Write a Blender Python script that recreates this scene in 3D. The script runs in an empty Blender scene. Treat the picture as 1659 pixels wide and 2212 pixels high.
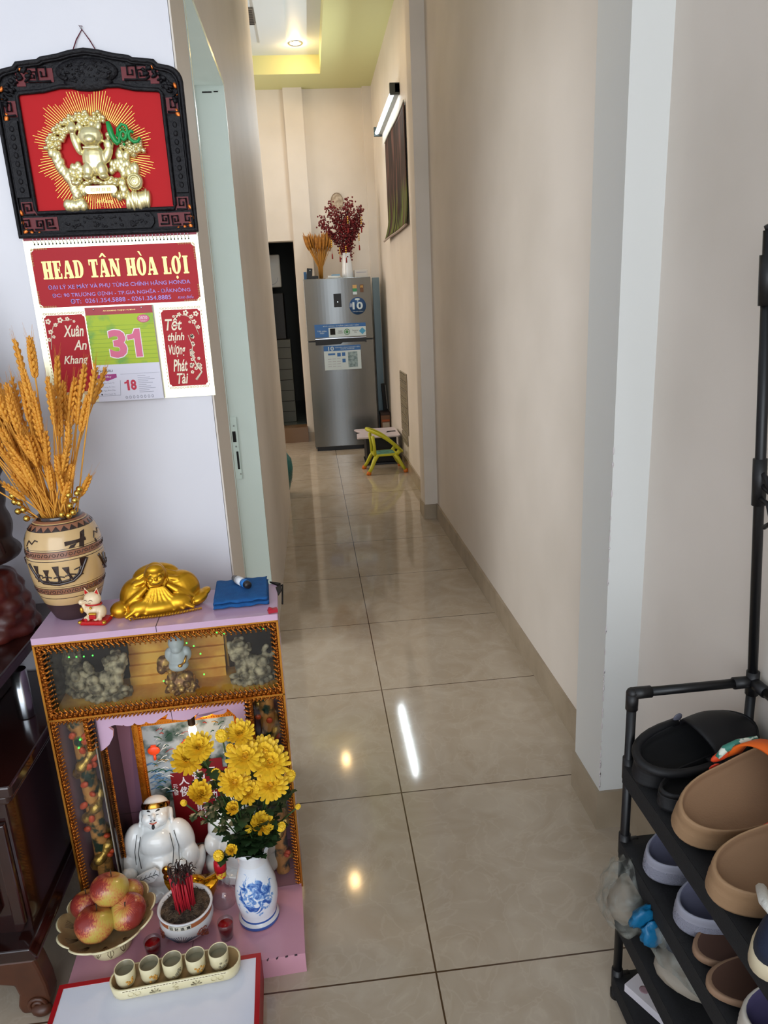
import bpy, bmesh, math, random
from math import sin, cos, pi, radians as R
from mathutils import Vector as V, Matrix, Euler
random.seed(7)
sc = bpy.context.scene
COL = sc.collection
# ---------------------------------------------------------------- camera
cam = bpy.data.objects.new('camera', bpy.data.cameras.new('camera')); COL.objects.link(cam)
YAW, PIT, ROL = -8.79323491e-02, -2.78238513e-01, 4.90401360e-02
Mr = (Matrix.Rotation(YAW, 4, 'Z') @ Matrix.Rotation(PIT, 4, 'X') @ Matrix.Rotation(ROL, 4, 'Y') @ Matrix.Rotation(pi/2, 4, 'X'))
cam.matrix_world = Matrix.Translation((-.16934, -1.19649, 1.38350)) @ Mr
cam.data.sensor_fit = 'VERTICAL'; cam.data.sensor_height = 24; cam.data.sensor_width = 18
cam.data.lens = 1539.476 / 2212 * 24
cam.data.clip_start = .02; cam.data.clip_end = 60
sc.camera = cam
# ---------------------------------------------------------------- exposure, world, lights
sc.view_settings.view_transform = 'Standard'; sc.view_settings.look = 'None'
sc.view_settings.gamma = 1; sc.view_settings.use_curve_mapping = False
sc.view_settings.exposure = 0.26
sc.cycles.use_denoising = True
sc.cycles.max_bounces = 8; sc.cycles.diffuse_bounces = 4; sc.cycles.glossy_bounces = 4
sc.cycles.transparent_max_bounces = 16; sc.cycles.transmission_bounces = 6
sc.cycles.sample_clamp_indirect = 6
w = bpy.data.worlds.new('world'); sc.world = w; w.use_nodes = True
w.node_tree.nodes['Background'].inputs[0].default_value = (.82, .90, 1, 1)
w.node_tree.nodes['Background'].inputs[1].default_value = 1.9
def lamp(name, kind, loc, energy, color, size=.1, sy=None, aim=None, spot=None):
    d = bpy.data.lights.new(name, kind); d.energy = energy; d.color = color
    if kind == 'AREA':
        d.size = size
        if sy: d.shape = 'RECTANGLE'; d.size_y = sy
    else: d.shadow_soft_size = size
    if spot: d.spot_size = R(spot); d.spot_blend = .6
    o = bpy.data.objects.new(name, d); COL.objects.link(o); o.location = loc
    if aim: o.rotation_euler = (V(aim) - V(loc)).to_track_quat('-Z', 'Y').to_euler()
    return o
lamp('street_daylight', 'AREA', (-1.1, -4.2, 1.95), 58, (.90, .95, 1.0), 3.6, 2.6, (-.2, .5, 1.5))
lamp('side_room_daylight', 'AREA', (-2.2, 1.2, 1.6), 24, (.97, .99, 1), 1.2, 1.6, (-.5, 1.5, 1.4))
lamp('back_room_fill', 'AREA', (-2.4, 5.4, 1.9), 30, (1, .90, .80), 1.4, 1.6, (.5, 5.6, 1.6))  # added fill lamp for the corridor's far end, no window stands behind it
TUBE_W = 15
DOWN_W = 3
ALTAR_W = .5
# ---------------------------------------------------------------- colour and materials
def lin(c):
    return tuple((x/12.92 if x <= .04045 else ((x+.055)/1.055)**2.4) for x in [k/255 for k in c]) + (1,)
MATS = {}
def mat(name, c=(200, 200, 200), rough=.5, metal=0, emit=None, es=1, noise=None, bump=None, trans=0, alpha=None, coat=0, ior=1.45, spec=.5):
    """noise=(colour2, scale, low, high[, detail]); bump=(scale, strength[, distance])"""
    if name in MATS: return MATS[name]
    m = bpy.data.materials.new(name); m.use_nodes = True; MATS[name] = m
    nt = m.node_tree; b = nt.nodes['Principled BSDF']
    b.inputs['Base Color'].default_value = lin(c); b.inputs['Roughness'].default_value = rough
    b.inputs['Metallic'].default_value = metal; b.inputs['IOR'].default_value = ior
    b.inputs['Specular IOR Level'].default_value = spec
    b.inputs['Transmission Weight'].default_value = trans; b.inputs['Coat Weight'].default_value = coat
    b.inputs['Coat Roughness'].default_value = .06
    if emit: b.inputs['Emission Color'].default_value = lin(emit); b.inputs['Emission Strength'].default_value = es
    if alpha is not None: b.inputs['Alpha'].default_value = alpha
    m.diffuse_color = lin(c)
    if noise or bump:
        tc = nt.nodes.new('ShaderNodeTexCoord')
    if noise:
        n = nt.nodes.new('ShaderNodeTexNoise'); n.inputs['Scale'].default_value = noise[1]
        n.inputs['Detail'].default_value = noise[4] if len(noise) > 4 else 4
        r = nt.nodes.new('ShaderNodeValToRGB'); r.color_ramp.elements[0].position = noise[2]; r.color_ramp.elements[1].position = noise[3]
        r.color_ramp.elements[0].color = lin(c); r.color_ramp.elements[1].color = lin(noise[0])
        nt.links.new(tc.outputs['Object'], n.inputs['Vector']); nt.links.new(n.outputs['Fac'], r.inputs['Fac'])
        nt.links.new(r.outputs['Color'], b.inputs['Base Color'])
    if bump:
        n = nt.nodes.new('ShaderNodeTexNoise'); n.inputs['Scale'].default_value = bump[0]; n.inputs['Detail'].default_value = 5
        bp = nt.nodes.new('ShaderNodeBump'); bp.inputs['Strength'].default_value = bump[1]
        bp.inputs['Distance'].default_value = bump[2] if len(bump) > 2 else .002
        nt.links.new(tc.outputs['Object'], n.inputs['Vector']); nt.links.new(n.outputs['Fac'], bp.inputs['Height'])
        nt.links.new(bp.outputs['Normal'], b.inputs['Normal'])
    return m
def glass_mat(name, tint=(235, 245, 240), refl=.12, rough=.03):
    if name in MATS: return MATS[name]
    m = bpy.data.materials.new(name); m.use_nodes = True; MATS[name] = m; nt = m.node_tree
    for n in list(nt.nodes):
        if n.type == 'BSDF_PRINCIPLED': nt.nodes.remove(n)
    o = [n for n in nt.nodes if n.type == 'OUTPUT_MATERIAL'][0]
    t = nt.nodes.new('ShaderNodeBsdfTransparent'); t.inputs[0].default_value = lin(tint)
    g = nt.nodes.new('ShaderNodeBsdfGlossy'); g.inputs['Roughness'].default_value = rough
    lw = nt.nodes.new('ShaderNodeLayerWeight'); lw.inputs[0].default_value = .5
    pw = nt.nodes.new('ShaderNodeMath'); pw.operation = 'POWER'; pw.inputs[1].default_value = 4
    ad = nt.nodes.new('ShaderNodeMath'); ad.operation = 'MULTIPLY_ADD'; ad.inputs[1].default_value = .6; ad.inputs[2].default_value = refl
    mx = nt.nodes.new('ShaderNodeMixShader')
    nt.links.new(lw.outputs['Facing'], pw.inputs[0]); nt.links.new(pw.outputs[0], ad.inputs[0]); nt.links.new(ad.outputs[0], mx.inputs[0])
    nt.links.new(t.outputs[0], mx.inputs[1]); nt.links.new(g.outputs[0], mx.inputs[2]); nt.links.new(mx.outputs[0], o.inputs[0])
    return m
# ---------------------------------------------------------------- mesh builder
class MB:
    def __init__(s): s.v = []; s.f = []; s.mi = []; s.sm = []; s.T = None
    def add(s, vs, fs, m=0, smooth=True):
        b = len(s.v)
        if s.T is not None: vs = [tuple(s.T @ V(p)) for p in vs]
        s.v += [tuple(p) for p in vs]
        for k, f in enumerate(fs):
            s.f.append([b+i for i in f]); s.mi.append(m[k] if isinstance(m, list) else m); s.sm.append(smooth)
        return s
    def box(s, x0, x1, y0, y1, z0, z1, m=0):
        vs = [(x, y, z) for x in (x0, x1) for y in (y0, y1) for z in (z0, z1)]
        return s.add(vs, [(0,1,3,2), (4,6,7,5), (0,4,5,1), (2,3,7,6), (0,2,6,4), (1,5,7,3)], m, False)
    def obox(s, c, size, rot=(0,0,0), m=0):
        M = Matrix.Translation(c) @ Euler(rot).to_matrix().to_4x4()
        a, b, d = [k/2 for k in size]
        vs = [tuple(M @ V((x, y, z))) for x in (-a, a) for y in (-b, b) for z in (-d, d)]
        return s.add(vs, [(0,1,3,2), (4,6,7,5), (0,4,5,1), (2,3,7,6), (0,2,6,4), (1,5,7,3)], m, False)
    def rbox(s, x0, x1, y0, y1, z0, z1, r, m=0, n=4, axis='z'):
        pts = []
        for cx, cy, a0 in ((x1-r, y1-r, 0), (x0+r, y1-r, 90), (x0+r, y0+r, 180), (x1-r, y0+r, 270)):
            for k in range(n+1):
                a = R(a0 + 90*k/n); pts.append((cx + r*cos(a), cy + r*sin(a)))
        return s.prism(pts, z0, z1, 'xy', m)
    def prism(s, pts, d0, d1, plane='xz', m=0, smooth=False):
        n = len(pts)
        def P(p, d):
            return (p[0], d, p[1]) if plane == 'xz' else ((p[0], p[1], d) if plane == 'xy' else (d, p[0], p[1]))
        vs = [P(p, d0) for p in pts] + [P(p, d1) for p in pts]
        fs = [list(range(n))[::-1], [n+i for i in range(n)]] + [(i, (i+1) % n, n+(i+1) % n, n+i) for i in range(n)]
        return s.add(vs, fs, m, smooth)
    def tube(s, path, r, n=8, m=0, closed=False, caps=True, flat=1):
        path = [V(p) for p in path]; k = len(path)
        if not isinstance(r, (list, tuple)): r = [r]*k
        vs = []; up = None
        for i, p in enumerate(path):
            if closed: t = path[(i+1) % k] - path[i-1]
            else: t = path[min(i+1, k-1)] - path[max(i-1, 0)]
            if t.length < 1e-9: t = V((0, 0, 1))
            t.normalize()
            if up is None:
                up = V((0, 0, 1)) if abs(t.z) < .9 else V((0, 1, 0))
            a = t.cross(up)
            if a.length < 1e-5: a = t.cross(V((1, .3, .2)))
            a.normalize(); b = a.cross(t).normalized(); up = b
            for j in range(n):
                q = 2*pi*j/n; vs.append(tuple(p + (a*cos(q) + b*sin(q)*flat)*r[i]))
        fs = []
        for i in range(k if closed else k-1):
            for j in range(n):
                fs.append((i*n+j, i*n+(j+1) % n, ((i+1) % k)*n+(j+1) % n, ((i+1) % k)*n+j))
        if caps and not closed: fs += [list(range(n))[::-1], [(k-1)*n+j for j in range(n)]]
        return s.add(vs, fs, m)
    def lathe(s, prof, n=32, m=0, c=(0,0,0), wob=None, cap0=False, cap1=False):
        vs = []; k = len(prof)
        for i, (r, z) in enumerate(prof):
            for j in range(n):
                a = 2*pi*j/n; rr, zz = (r, z) if wob is None else wob(a, i, r, z)
                vs.append((c[0]+rr*cos(a), c[1]+rr*sin(a), c[2]+zz))
        fs = []; mm = []
        for i in range(k-1):
            for j in range(n):
                fs.append((i*n+j, i*n+(j+1) % n, (i+1)*n+(j+1) % n, (i+1)*n+j)); mm.append(m[i] if isinstance(m, list) else m)
        if cap0: fs.append(list(range(n))[::-1]); mm.append(m[0] if isinstance(m, list) else m)
        if cap1: fs.append([(k-1)*n+j for j in range(n)]); mm.append(m[-1] if isinstance(m, list) else m)
        return s.add(vs, fs, mm)
    def ell(s, c, r, rot=(0,0,0), nu=16, nv=10, m=0, fn=None):
        if not isinstance(r, (list, tuple)): r = (r, r, r)
        M = Matrix.Translation(c) @ Euler(rot).to_matrix().to_4x4()
        vs = []
        for i in range(nv+1):
            ph = pi*i/nv
            for j in range(nu):
                a = 2*pi*j/nu; p = V((sin(ph)*cos(a), sin(ph)*sin(a), cos(ph)))
                if fn: p = fn(p)
                vs.append(tuple(M @ V((p.x*r[0], p.y*r[1], p.z*r[2]))))
        fs = [(i*nu+j, (i+1)*nu+j, (i+1)*nu+(j+1) % nu, i*nu+(j+1) % nu) for i in range(nv) for j in range(nu)]
        return s.add(vs, fs, m)
    def grid(s, fn, nu, nv, m=0, smooth=True, thick=None):
        vs = [tuple(fn(i/nu, j/nv)) for i in range(nu+1) for j in range(nv+1)]
        fs = [(i*(nv+1)+j, (i+1)*(nv+1)+j, (i+1)*(nv+1)+j+1, i*(nv+1)+j+1) for i in range(nu) for j in range(nv)]
        return s.add(vs, fs, m, smooth)
    def split(s, name, mats, parent=None, nf=6, **k):
        """one mesh for every nf faces (each solid of its own)"""
        for i in range(0, len(s.f), nf):
            q = MB(); vi = sorted({x for f in s.f[i:i+nf] for x in f}); mp = {x: j for j, x in enumerate(vi)}
            q.v = [s.v[x] for x in vi]; q.f = [[mp[x] for x in f] for f in s.f[i:i+nf]]; q.mi = s.mi[i:i+nf]; q.sm = s.sm[i:i+nf]
            q.build(name, mats, parent, **k)
    def build(s, name, mats, parent=None, solid=None, sub=0, bevel=None, **props):
        me = bpy.data.meshes.new(name); me.from_pydata(s.v, [], s.f)
        if not isinstance(mats, (list, tuple)): mats = [mats]
        for m in mats: me.materials.append(m)
        me.polygons.foreach_set('material_index', s.mi); me.polygons.foreach_set('use_smooth', s.sm); me.update()
        bm = bmesh.new(); bm.from_mesh(me)
        bmesh.ops.remove_doubles(bm, verts=bm.verts, dist=1e-6)
        bmesh.ops.recalc_face_normals(bm, faces=bm.faces); bm.to_mesh(me); bm.free()
        o = bpy.data.objects.new(name, me); COL.objects.link(o)
        if parent is not None: o.parent = parent
        if solid: k = o.modifiers.new('s', 'SOLIDIFY'); k.thickness = solid; k.offset = 0
        if bevel: k = o.modifiers.new('b', 'BEVEL'); k.width = bevel; k.segments = 2; k.limit_method = 'ANGLE'
        if sub: k = o.modifiers.new('u', 'SUBSURF'); k.levels = sub; k.render_levels = sub
        for a, b in props.items(): o[a] = b
        return o
def thing(name, label, cat, loc=(0,0,0), rot=(0,0,0), group=None):
    o = bpy.data.objects.new(name, None); COL.objects.link(o); o.location = loc; o.empty_display_size = .05
    o.rotation_euler = rot if isinstance(rot, (tuple, list)) else (0, 0, rot)
    o['label'] = label; o['category'] = cat
    if group: o['group'] = group
    return o
def tag(o, label, cat, group=None, loc=None, rot=None):
    o['label'] = label; o['category'] = cat
    if group: o['group'] = group
    if loc is not None: o.location = loc
    if rot is not None: o.rotation_euler = rot if isinstance(rot, (tuple, list)) else (0, 0, rot)
    return o
def struct(o): o['kind'] = 'structure'; return o
def dup(root, loc, rot=None, label=None, scale=None):
    r = root.copy(); COL.objects.link(r); r.location = loc
    if rot is not None: r.rotation_euler = rot if isinstance(rot, (tuple, list)) else (0, 0, rot)
    if scale: r.scale = (scale,)*3 if not isinstance(scale, tuple) else scale
    if label: r['label'] = label
    for ch in list(root.children):
        c = ch.copy(); COL.objects.link(c); c.parent = r
        for g in list(ch.children):
            d = g.copy(); COL.objects.link(d); d.parent = c
    return r
def baked(name, mb, mats, parent=None, voxel=None, smooth=4, disp=None, decim=None):
    """fuse the blobs of mb into one continuous carved surface"""
    o = mb.build('tmp', mats)
    if voxel:
        k = o.modifiers.new('r', 'REMESH'); k.mode = 'VOXEL'; k.voxel_size = voxel; k.use_smooth_shade = True
        k = o.modifiers.new('s', 'SMOOTH'); k.factor = .5; k.iterations = smooth
    if disp:
        t = bpy.data.textures.new('d', 'CLOUDS'); t.noise_scale = disp[0]
        k = o.modifiers.new('d', 'DISPLACE'); k.texture = t; k.strength = disp[1]; k.mid_level = .5
    if decim: k = o.modifiers.new('c', 'DECIMATE'); k.ratio = decim
    bpy.context.view_layer.update()
    dg = bpy.context.evaluated_depsgraph_get(); me = bpy.data.meshes.new_from_object(o.evaluated_get(dg))
    bpy.data.objects.remove(o); me.name = name
    n = bpy.data.objects.new(name, me); COL.objects.link(n)
    if parent is not None: n.parent = parent
    return n
def lettering(name, s, m, parent, box, y=0, bold=0, shear=0, depth=.0006, rotz=0, keep=False, top=False, normal='-y'):
    """text fitted in box=(x0,x1,z0,z1) on a plane facing -Y at y (or facing up when top)"""
    cu = bpy.data.curves.new('t', 'FONT'); cu.body = s; cu.size = 1; cu.offset = bold; cu.extrude = 0; cu.shear = shear; cu.align_x = 'CENTER'
    cu.space_line = .95; cu.resolution_u = 3; cu.fill_mode = 'BOTH'
    o = bpy.data.objects.new('t', cu); COL.objects.link(o); bpy.context.view_layer.update()
    me = bpy.data.meshes.new_from_object(o.evaluated_get(bpy.context.evaluated_depsgraph_get()))
    bpy.data.objects.remove(o)
    if not me.vertices: return None
    xs = [v.co.x for v in me.vertices]; ys = [v.co.y for v in me.vertices]
    X0, X1, Y0, Y1 = min(xs), max(xs), min(ys), max(ys)
    sx = (box[1]-box[0])/(X1-X0); sy = (box[3]-box[2])/(Y1-Y0)
    if keep: sx = sy = min(sx, sy)
    cx, cz = (box[0]+box[1])/2, (box[2]+box[3])/2
    for v in me.vertices:
        a = (v.co.x-(X0+X1)/2)*sx; b = (v.co.y-(Y0+Y1)/2)*sy
        a, b = a*cos(rotz)-b*sin(rotz), a*sin(rotz)+b*cos(rotz)
        v.co = (cx+a, cz+b, y) if top else (cx+a, y, cz+b)
    me.materials.clear(); me.materials.append(m); me.name = name
    n = bpy.data.objects.new(name, me); COL.objects.link(n)
    if parent is not None: n.parent = parent
    return n
# ---------------------------------------------------------------- shell materials
def tile_mat(name, c1, c2, grout, size, rough, vein=7, off=(0, 0), mortar=.0022, bscale=1):
    m = mat(name, c1, rough); nt = m.node_tree; b = nt.nodes['Principled BSDF']
    tc = nt.nodes.new('ShaderNodeTexCoord'); mp = nt.nodes.new('ShaderNodeMapping')
    mp.inputs['Location'].default_value = (off[0]+6, off[1]+6, 0)
    nt.links.new(tc.outputs['Object'], mp.inputs[0])
    n = nt.nodes.new('ShaderNodeTexNoise'); n.inputs['Scale'].default_value = vein; n.inputs['Detail'].default_value = 8; n.inputs['Distortion'].default_value = 1.6
    vo = nt.nodes.new('ShaderNodeTexVoronoi'); vo.feature = 'DISTANCE_TO_EDGE'; vo.inputs['Scale'].default_value = vein*2.2
    ds = nt.nodes.new('ShaderNodeMixRGB'); ds.inputs[0].default_value = .16
    nt.links.new(tc.outputs['Object'], ds.inputs[1]); nt.links.new(n.outputs['Color'], ds.inputs[2]); nt.links.new(ds.outputs[0], vo.inputs['Vector'])
    rv = nt.nodes.new('ShaderNodeValToRGB'); rv.color_ramp.elements[0].position = 0; rv.color_ramp.elements[1].position = .05
    rv.color_ramp.elements[0].color = (.22, .22, .22, 1); rv.color_ramp.elements[1].color = (0, 0, 0, 1)
    nt.links.new(vo.outputs['Distance'], rv.inputs[0])
    r = nt.nodes.new('ShaderNodeValToRGB'); r.color_ramp.elements[0].color = lin(c1); r.color_ramp.elements[1].color = lin(c2)
    r.color_ramp.elements[0].position = .35; r.color_ramp.elements[1].position = .68
    nt.links.new(tc.outputs['Object'], n.inputs['Vector']); nt.links.new(n.outputs['Fac'], r.inputs[0])
    mv = nt.nodes.new('ShaderNodeMixRGB'); nt.links.new(rv.outputs[0], mv.inputs[0]); nt.links.new(r.outputs[0], mv.inputs[1]); mv.inputs[2].default_value = lin(tuple(min(255, k+16) for k in c2))
    br = nt.nodes.new('ShaderNodeTexBrick'); br.offset = 0; br.inputs['Scale'].default_value = 1
    br.inputs['Brick Width'].default_value = size; br.inputs['Row Height'].default_value = size
    br.inputs['Mortar Size'].default_value = mortar; br.inputs['Mortar Smooth'].default_value = .2; br.inputs['Bias'].default_value = 0
    br.inputs['Mortar'].default_value = lin(grout)
    nt.links.new(mp.outputs[0], br.inputs['Vector']); nt.links.new(mv.outputs[0], br.inputs['Color1']); nt.links.new(mv.outputs[0], br.inputs['Color2'])
    nt.links.new(br.outputs['Color'], b.inputs['Base Color'])
    return m
FLOOR = tile_mat('polished_floor_tile', (172, 156, 136), (184, 170, 152), (74, 54, 38), .6, .07, 6)
FLOOR.node_tree.nodes['Principled BSDF'].inputs['Specular IOR Level'].default_value = .62
SKIRT = mat('skirting_tile', (150, 134, 112), .25, noise=((168, 152, 130), 8, .3, .7))
CREAM = mat('cream_wall_paint', (228, 218, 207), .55, spec=.3, noise=((214, 204, 192), 1.6, .35, .7), bump=(9, .12, .004))
COOL = mat('white_wall_paint', (226, 224, 228), .38, noise=((216, 215, 222), 1.5, .35, .7), bump=(9, .1, .004))
MINT = mat('mint_gloss_paint', (214, 228, 222), .22, noise=((206, 221, 214), 3, .3, .7), bump=(24, .1, .002))
YEL = mat('yellow_green_ceiling_paint', (206, 205, 146), .5)
WHT = mat('white_ceiling_paint', (206, 214, 218), .5)
DARK = mat('dark_hollow', (12, 11, 11), .8)
X0, X1 = -.41, .60            # corridor walls
YW = .556                     # face of the white wall
def wall(name, m, boxes, **k):
    b = MB()
    for q in boxes: b.box(*q)
    return struct(b.build(name, m, **k))
wall('floor', FLOOR, [(-4, 1.2, -5, 6.76, -.1, 0)])
wall('wall_front', COOL, [(-4, X0-.004, YW, YW+.02, 0, 3.6)])
D0, D1, DH = .79, 1.667, 2.172
wall('wall_left', CREAM, [(X0-.15, X0, YW+.02, D0, 0, 3.6), (X0-.15, X0, D1, 4.05, 0, 3.6), (X0-.15, X0, D0, D1, DH, 3.6), (X0-.005, X0, YW, YW+.02, 0, 3.6)])
# mint door lining
d = MB()
d.box(X0-.155, X0+.002, D1-.012, D1+.003, 0, DH); d.box(X0-.155, X0+.002, D0-.003, D0+.012, 0, DH)
d.box(X0-.155, X0+.002, D0+.012, D1-.012, DH-.012, DH+.003)
d.box(X0-.155, X0-.115, D1-.024, D1-.012, 0, DH-.012); d.box(X0-.155, X0-.115, D0+.012, D0+.024, 0, DH-.012)
fr = struct(d.build('door_1', MINT))
s = MB(); s.box(-.51, -.485, D1-.0155, D1-.012, .75, 1.0); s.build('strike_plate', mat('painted_strike', (205, 222, 214), .3), fr)
s = MB(); s.box(-.5055, -.4925, D1-.0165, D1-.0155, .90, .943); s.box(-.4975, -.4895, D1-.0165, D1-.0155, .79, .862); s.build('latch_slot', DARK, fr)
s = MB(); s.ell((-.496, D1-.0155, .882), .0035, nu=8, nv=6); s.ell((-.497, D1-.0155, .965), .003, nu=8, nv=6); s.ell((-.489, D1-.0155, .77), .003, nu=8, nv=6)
s.build('screw', mat('screw_steel', (130, 135, 132), .4, .6), fr)
s = MB(); s.box(-.485, -.452, D1-.0135, D1-.011, 2.138, 2.142); s.box(-.445, -.43, D1-.0135, D1-.011, 2.139, 2.143); s.build('joint_crack', DARK, fr)
wall('wall_side_room', COOL, [(-3.2, -3.18, .6, 4.05, 0, 3.6), (-3.2, X0-.15, 4.03, 4.05, 0, 3.6)])
wall('wall_right', CREAM, [(X1, X1+.15, -2.6, 6.9, 0, 3.72)])
P1 = wall('trim_1', mat('pale_cool_wall_paint', (216, 216, 212), .38, bump=(9, .1, .004)), [(.51, X1, .372, .552, 0, 3.6)])
P2 = wall('trim_2', CREAM, [(.515, X1, 3.385, 3.57, 0, 3.6)])
wall('wall_back', CREAM, [(-.278, X1, 6.75, 6.9, 0, 3.72), (-2.6, -.62, 6.75, 6.9, 0, 3.72), (-.62, -.278, 6.75, 6.9, 2.102, 3.72)])
wall('trim_3', CREAM, [(-.268, -.082, 6.69, 6.76, 0, 3.5)])
wall('trim_4', CREAM, [(.512, .60, 6.70, 6.76, 0, 3.5)])
wall('wall_back_room_left', CREAM, [(-2.75, -2.6, 4.05, 6.9, 0, 3.72), (-2.6, X0-.15, 4.05, 4.07, 0, 3.6)])
# ceilings: front room, corridor, tray
wall('ceiling', YEL, [(-2.6, .60, 6.28, 6.75, 3.5, 3.56), (.095, .60, 2.2, 6.28, 3.5, 3.56), (-2.6, .60, .55, 2.2, 3.5, 3.56), (-2.6, -1.5, 2.2, 6.28, 3.5, 3.56)])
wall('ceiling_tray', WHT, [(-1.5, .16, 2.2, 6.34, 3.655, 3.7)])
wall('ceiling_tray_step', WHT, [(-.42, -.19, 2.2, 5.95, 3.635, 3.655)])
wall('ceiling_tray_side', YEL, [(-1.5, .16, 6.28, 6.34, 3.56, 3.655), (.095, .16, 2.2, 6.28, 3.56, 3.655)])
wall('ceiling_front_room', WHT, [(-4, .75, -5, .55, 3.6, 3.68)])
wall('wall_front_room_left', COOL, [(-4.05, -4, -5, .56, 0, 3.6)])
# skirting tiles
def skirt(name, boxes): return wall(name, SKIRT, boxes)
skirt('baseboard_right', [(.588, .60, .552, 3.385, 0, .102), (.588, .60, 3.57, 6.7, 0, .102), (.588, .60, -2.6, .372, 0, .115)])
skirt('baseboard_pillar', [(.502, .51, .364, .556, 0, .115), (.51, .592, .364, .372, 0, .115), (.51, .59, .552, .558, 0, .102)])
skirt('baseboard_far_pillar', [(.506, .515, 3.377, 3.578, 0, .1), (.515, .592, 3.377, 3.385, 0, .1)])
skirt('baseboard_back', [(-.278, .5, 6.682, 6.69, 0, .1)])
STEPB = mat('brown_step_tile', (120, 92, 66), .3)
wall('trim_5', STEPB, [(-.62, -.27, 6.66, 6.9, 0, .165)])
b = MB(); random.seed(3)
for k in range(46):
    z = .13 + .95*random.random()**2.2; b.ell((.5098, .3718, z), (random.uniform(.001, .0028), .003, random.uniform(.002, .010)), nu=6, nv=5)
o = b.build('chipped_plaster', mat('chipped_plaster', (208, 200, 200), .8), P1); o['kind'] = 'stuff'
# kitchen beyond the back doorway
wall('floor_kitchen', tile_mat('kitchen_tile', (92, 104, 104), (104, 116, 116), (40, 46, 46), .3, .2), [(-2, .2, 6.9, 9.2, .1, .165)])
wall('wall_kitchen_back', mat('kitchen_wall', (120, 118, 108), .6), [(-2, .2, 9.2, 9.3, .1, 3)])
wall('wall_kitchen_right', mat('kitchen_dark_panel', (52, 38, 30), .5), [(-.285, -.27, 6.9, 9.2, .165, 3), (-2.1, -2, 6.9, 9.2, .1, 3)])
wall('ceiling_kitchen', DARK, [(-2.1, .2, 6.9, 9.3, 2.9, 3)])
# ---------------------------------------------------------------- ceiling lights and tube
HOTW = mat('downlight_glow', (255, 214, 150), .5, emit=(255, 210, 150), es=30)
CHR = mat('chrome', (200, 200, 205), .15, 1)
def downlight(x, y, label):
    t = thing('downlight', label, 'ceiling light', (x, y, 3.655), group=None)
    b = MB(); b.lathe([(.048, 0), (.066, 0), (.066, -.006), (.058, -.010), (.048, -.004)], 28); b.build('ring', CHR, t)
    b = MB(); b.lathe([(.0001, -.010), (.025, -.009), (.048, -.003)], 24); b.build('lens', HOTW, t)
    l = lamp('downlight_lamp', 'POINT', (0, 0, -.065), DOWN_W, (1, .68, .30), .04); l.parent = t
    return t
downlight(-.115, 5.98, 'round recessed downlight nearest the far end of the ceiling tray')
downlight(-.127, 4.15, 'round recessed downlight in the middle of the tray, reflected in the floor tiles')
downlight(-.60, 3.98, 'round recessed downlight left of the middle of the ceiling tray')
t = thing('tube_light', 'lit white fluorescent tube lamp on the right wall above the picture', 'tube lamp', (.6, 5.2, 2.9))
b = MB(); b.prism([(-.0, -.04), (-.0, .045), (-.03, .03), (-.034, -.03)], -.72, .72, 'xz')
b = MB(); b.box(-.034, -.001, -.66, .66, -.022, .034); b.build('housing', mat('lamp_housing', (150, 152, 148), .4), t)
b = MB(); b.tube([(-.052, -.61, -.012), (-.052, .61, -.012)], .0135, 12); b.build('tube', mat('tube_glow', (255, 255, 255), .5, emit=(222, 244, 255), es=9), t)
for y in (-.66, .63):
    b = MB(); b.box(-.072, -.0, y, y+.03, -.034, .04); b.build('end_cap', mat('lamp_cap', (58, 62, 58), .5), t)
l = lamp('tube_lamp', 'AREA', (-.075, 0, -.012), TUBE_W, (.86, .95, 1), 1.2, .03); l.rotation_euler = (0, R(90), 0); l.parent = t
l.rotation_euler = (V((-1, 0, -.35))).to_track_quat('-Z', 'Y').to_euler()
t = thing('ceiling_slats', 'small dark slatted panel at the left edge of the ceiling tray', 'vent', (-.462, 5.36, 3.6545))  # small grey panel carrying a row of darker tilted slats
b = MB(); b.box(-.03, .03, -.16, .16, -.012, 0); b.build('frame', mat('slat_frame_grey', (112, 106, 98), .6), t)
b = MB()
for k in range(9): b.obox((0, -.135+k*.034, -.013), (.05, .004, .012), (R(30), 0, 0))
b.build('slat', mat('slat_dark', (70, 66, 62), .6), t)['kind'] = 'stuff'
# ---------------------------------------------------------------- wall calendar with relief plaque
BLK = mat('black_carved_plastic', (20, 18, 22), .5, bump=(120, 1, .003), spec=.3)
RED = mat('red_plaque_satin', (188, 14, 22), .55, spec=.25)
CARD_RED = mat('red_card_print', (176, 12, 28), .45, spec=.3)
GOLD = mat('pale_gold_relief', (236, 224, 172), .27, .8, bump=(120, .35, .001))
FOIL = mat('gold_foil_card', (240, 236, 200), .32, .75)
INKGOLD = mat('gold_foil_ink', (246, 226, 140), .35, .3)
CREAMINK = mat('cream_ink', (246, 232, 204), .5)
VIO = mat('silver_violet_ink', (176, 150, 226), .5)
t = thing('wall_calendar', 'calendar with black carved frame, gold cat relief on red and date pad reading 31', 'calendar', (-.5955, YW, 1.56))
def sub_outline(sx=1., inset=0.):
    """stepped crown outline of the plaque"""
    w = .191 - inset; b = .012 + inset; p = [(-w, b), (w, b), (w, .305-inset)]
    def arc(cx, cz, r, a0, a1, n=5): return [(cx+r*cos(R(a0+(a1-a0)*k/n)), cz+r*sin(R(a0+(a1-a0)*k/n))) for k in range(n+1)]
    p += arc(w-.028, .305-inset, .028, 0, 80)
    p += [(w-.045, .337-inset), (w-.052, .345-inset)] + [(w-.095, .349-inset), (w-.102, .353-inset)]
    p += [(.055, .358-inset), (.03, .364-inset), (0, .368-inset)]
    q = [(-x, z) for x, z in p[2:-1]][::-1]
    return p + q
out = sub_outline()
b = MB(); b.prism(out, -.005, -.001); b.build('backing', BLK, t)
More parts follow.
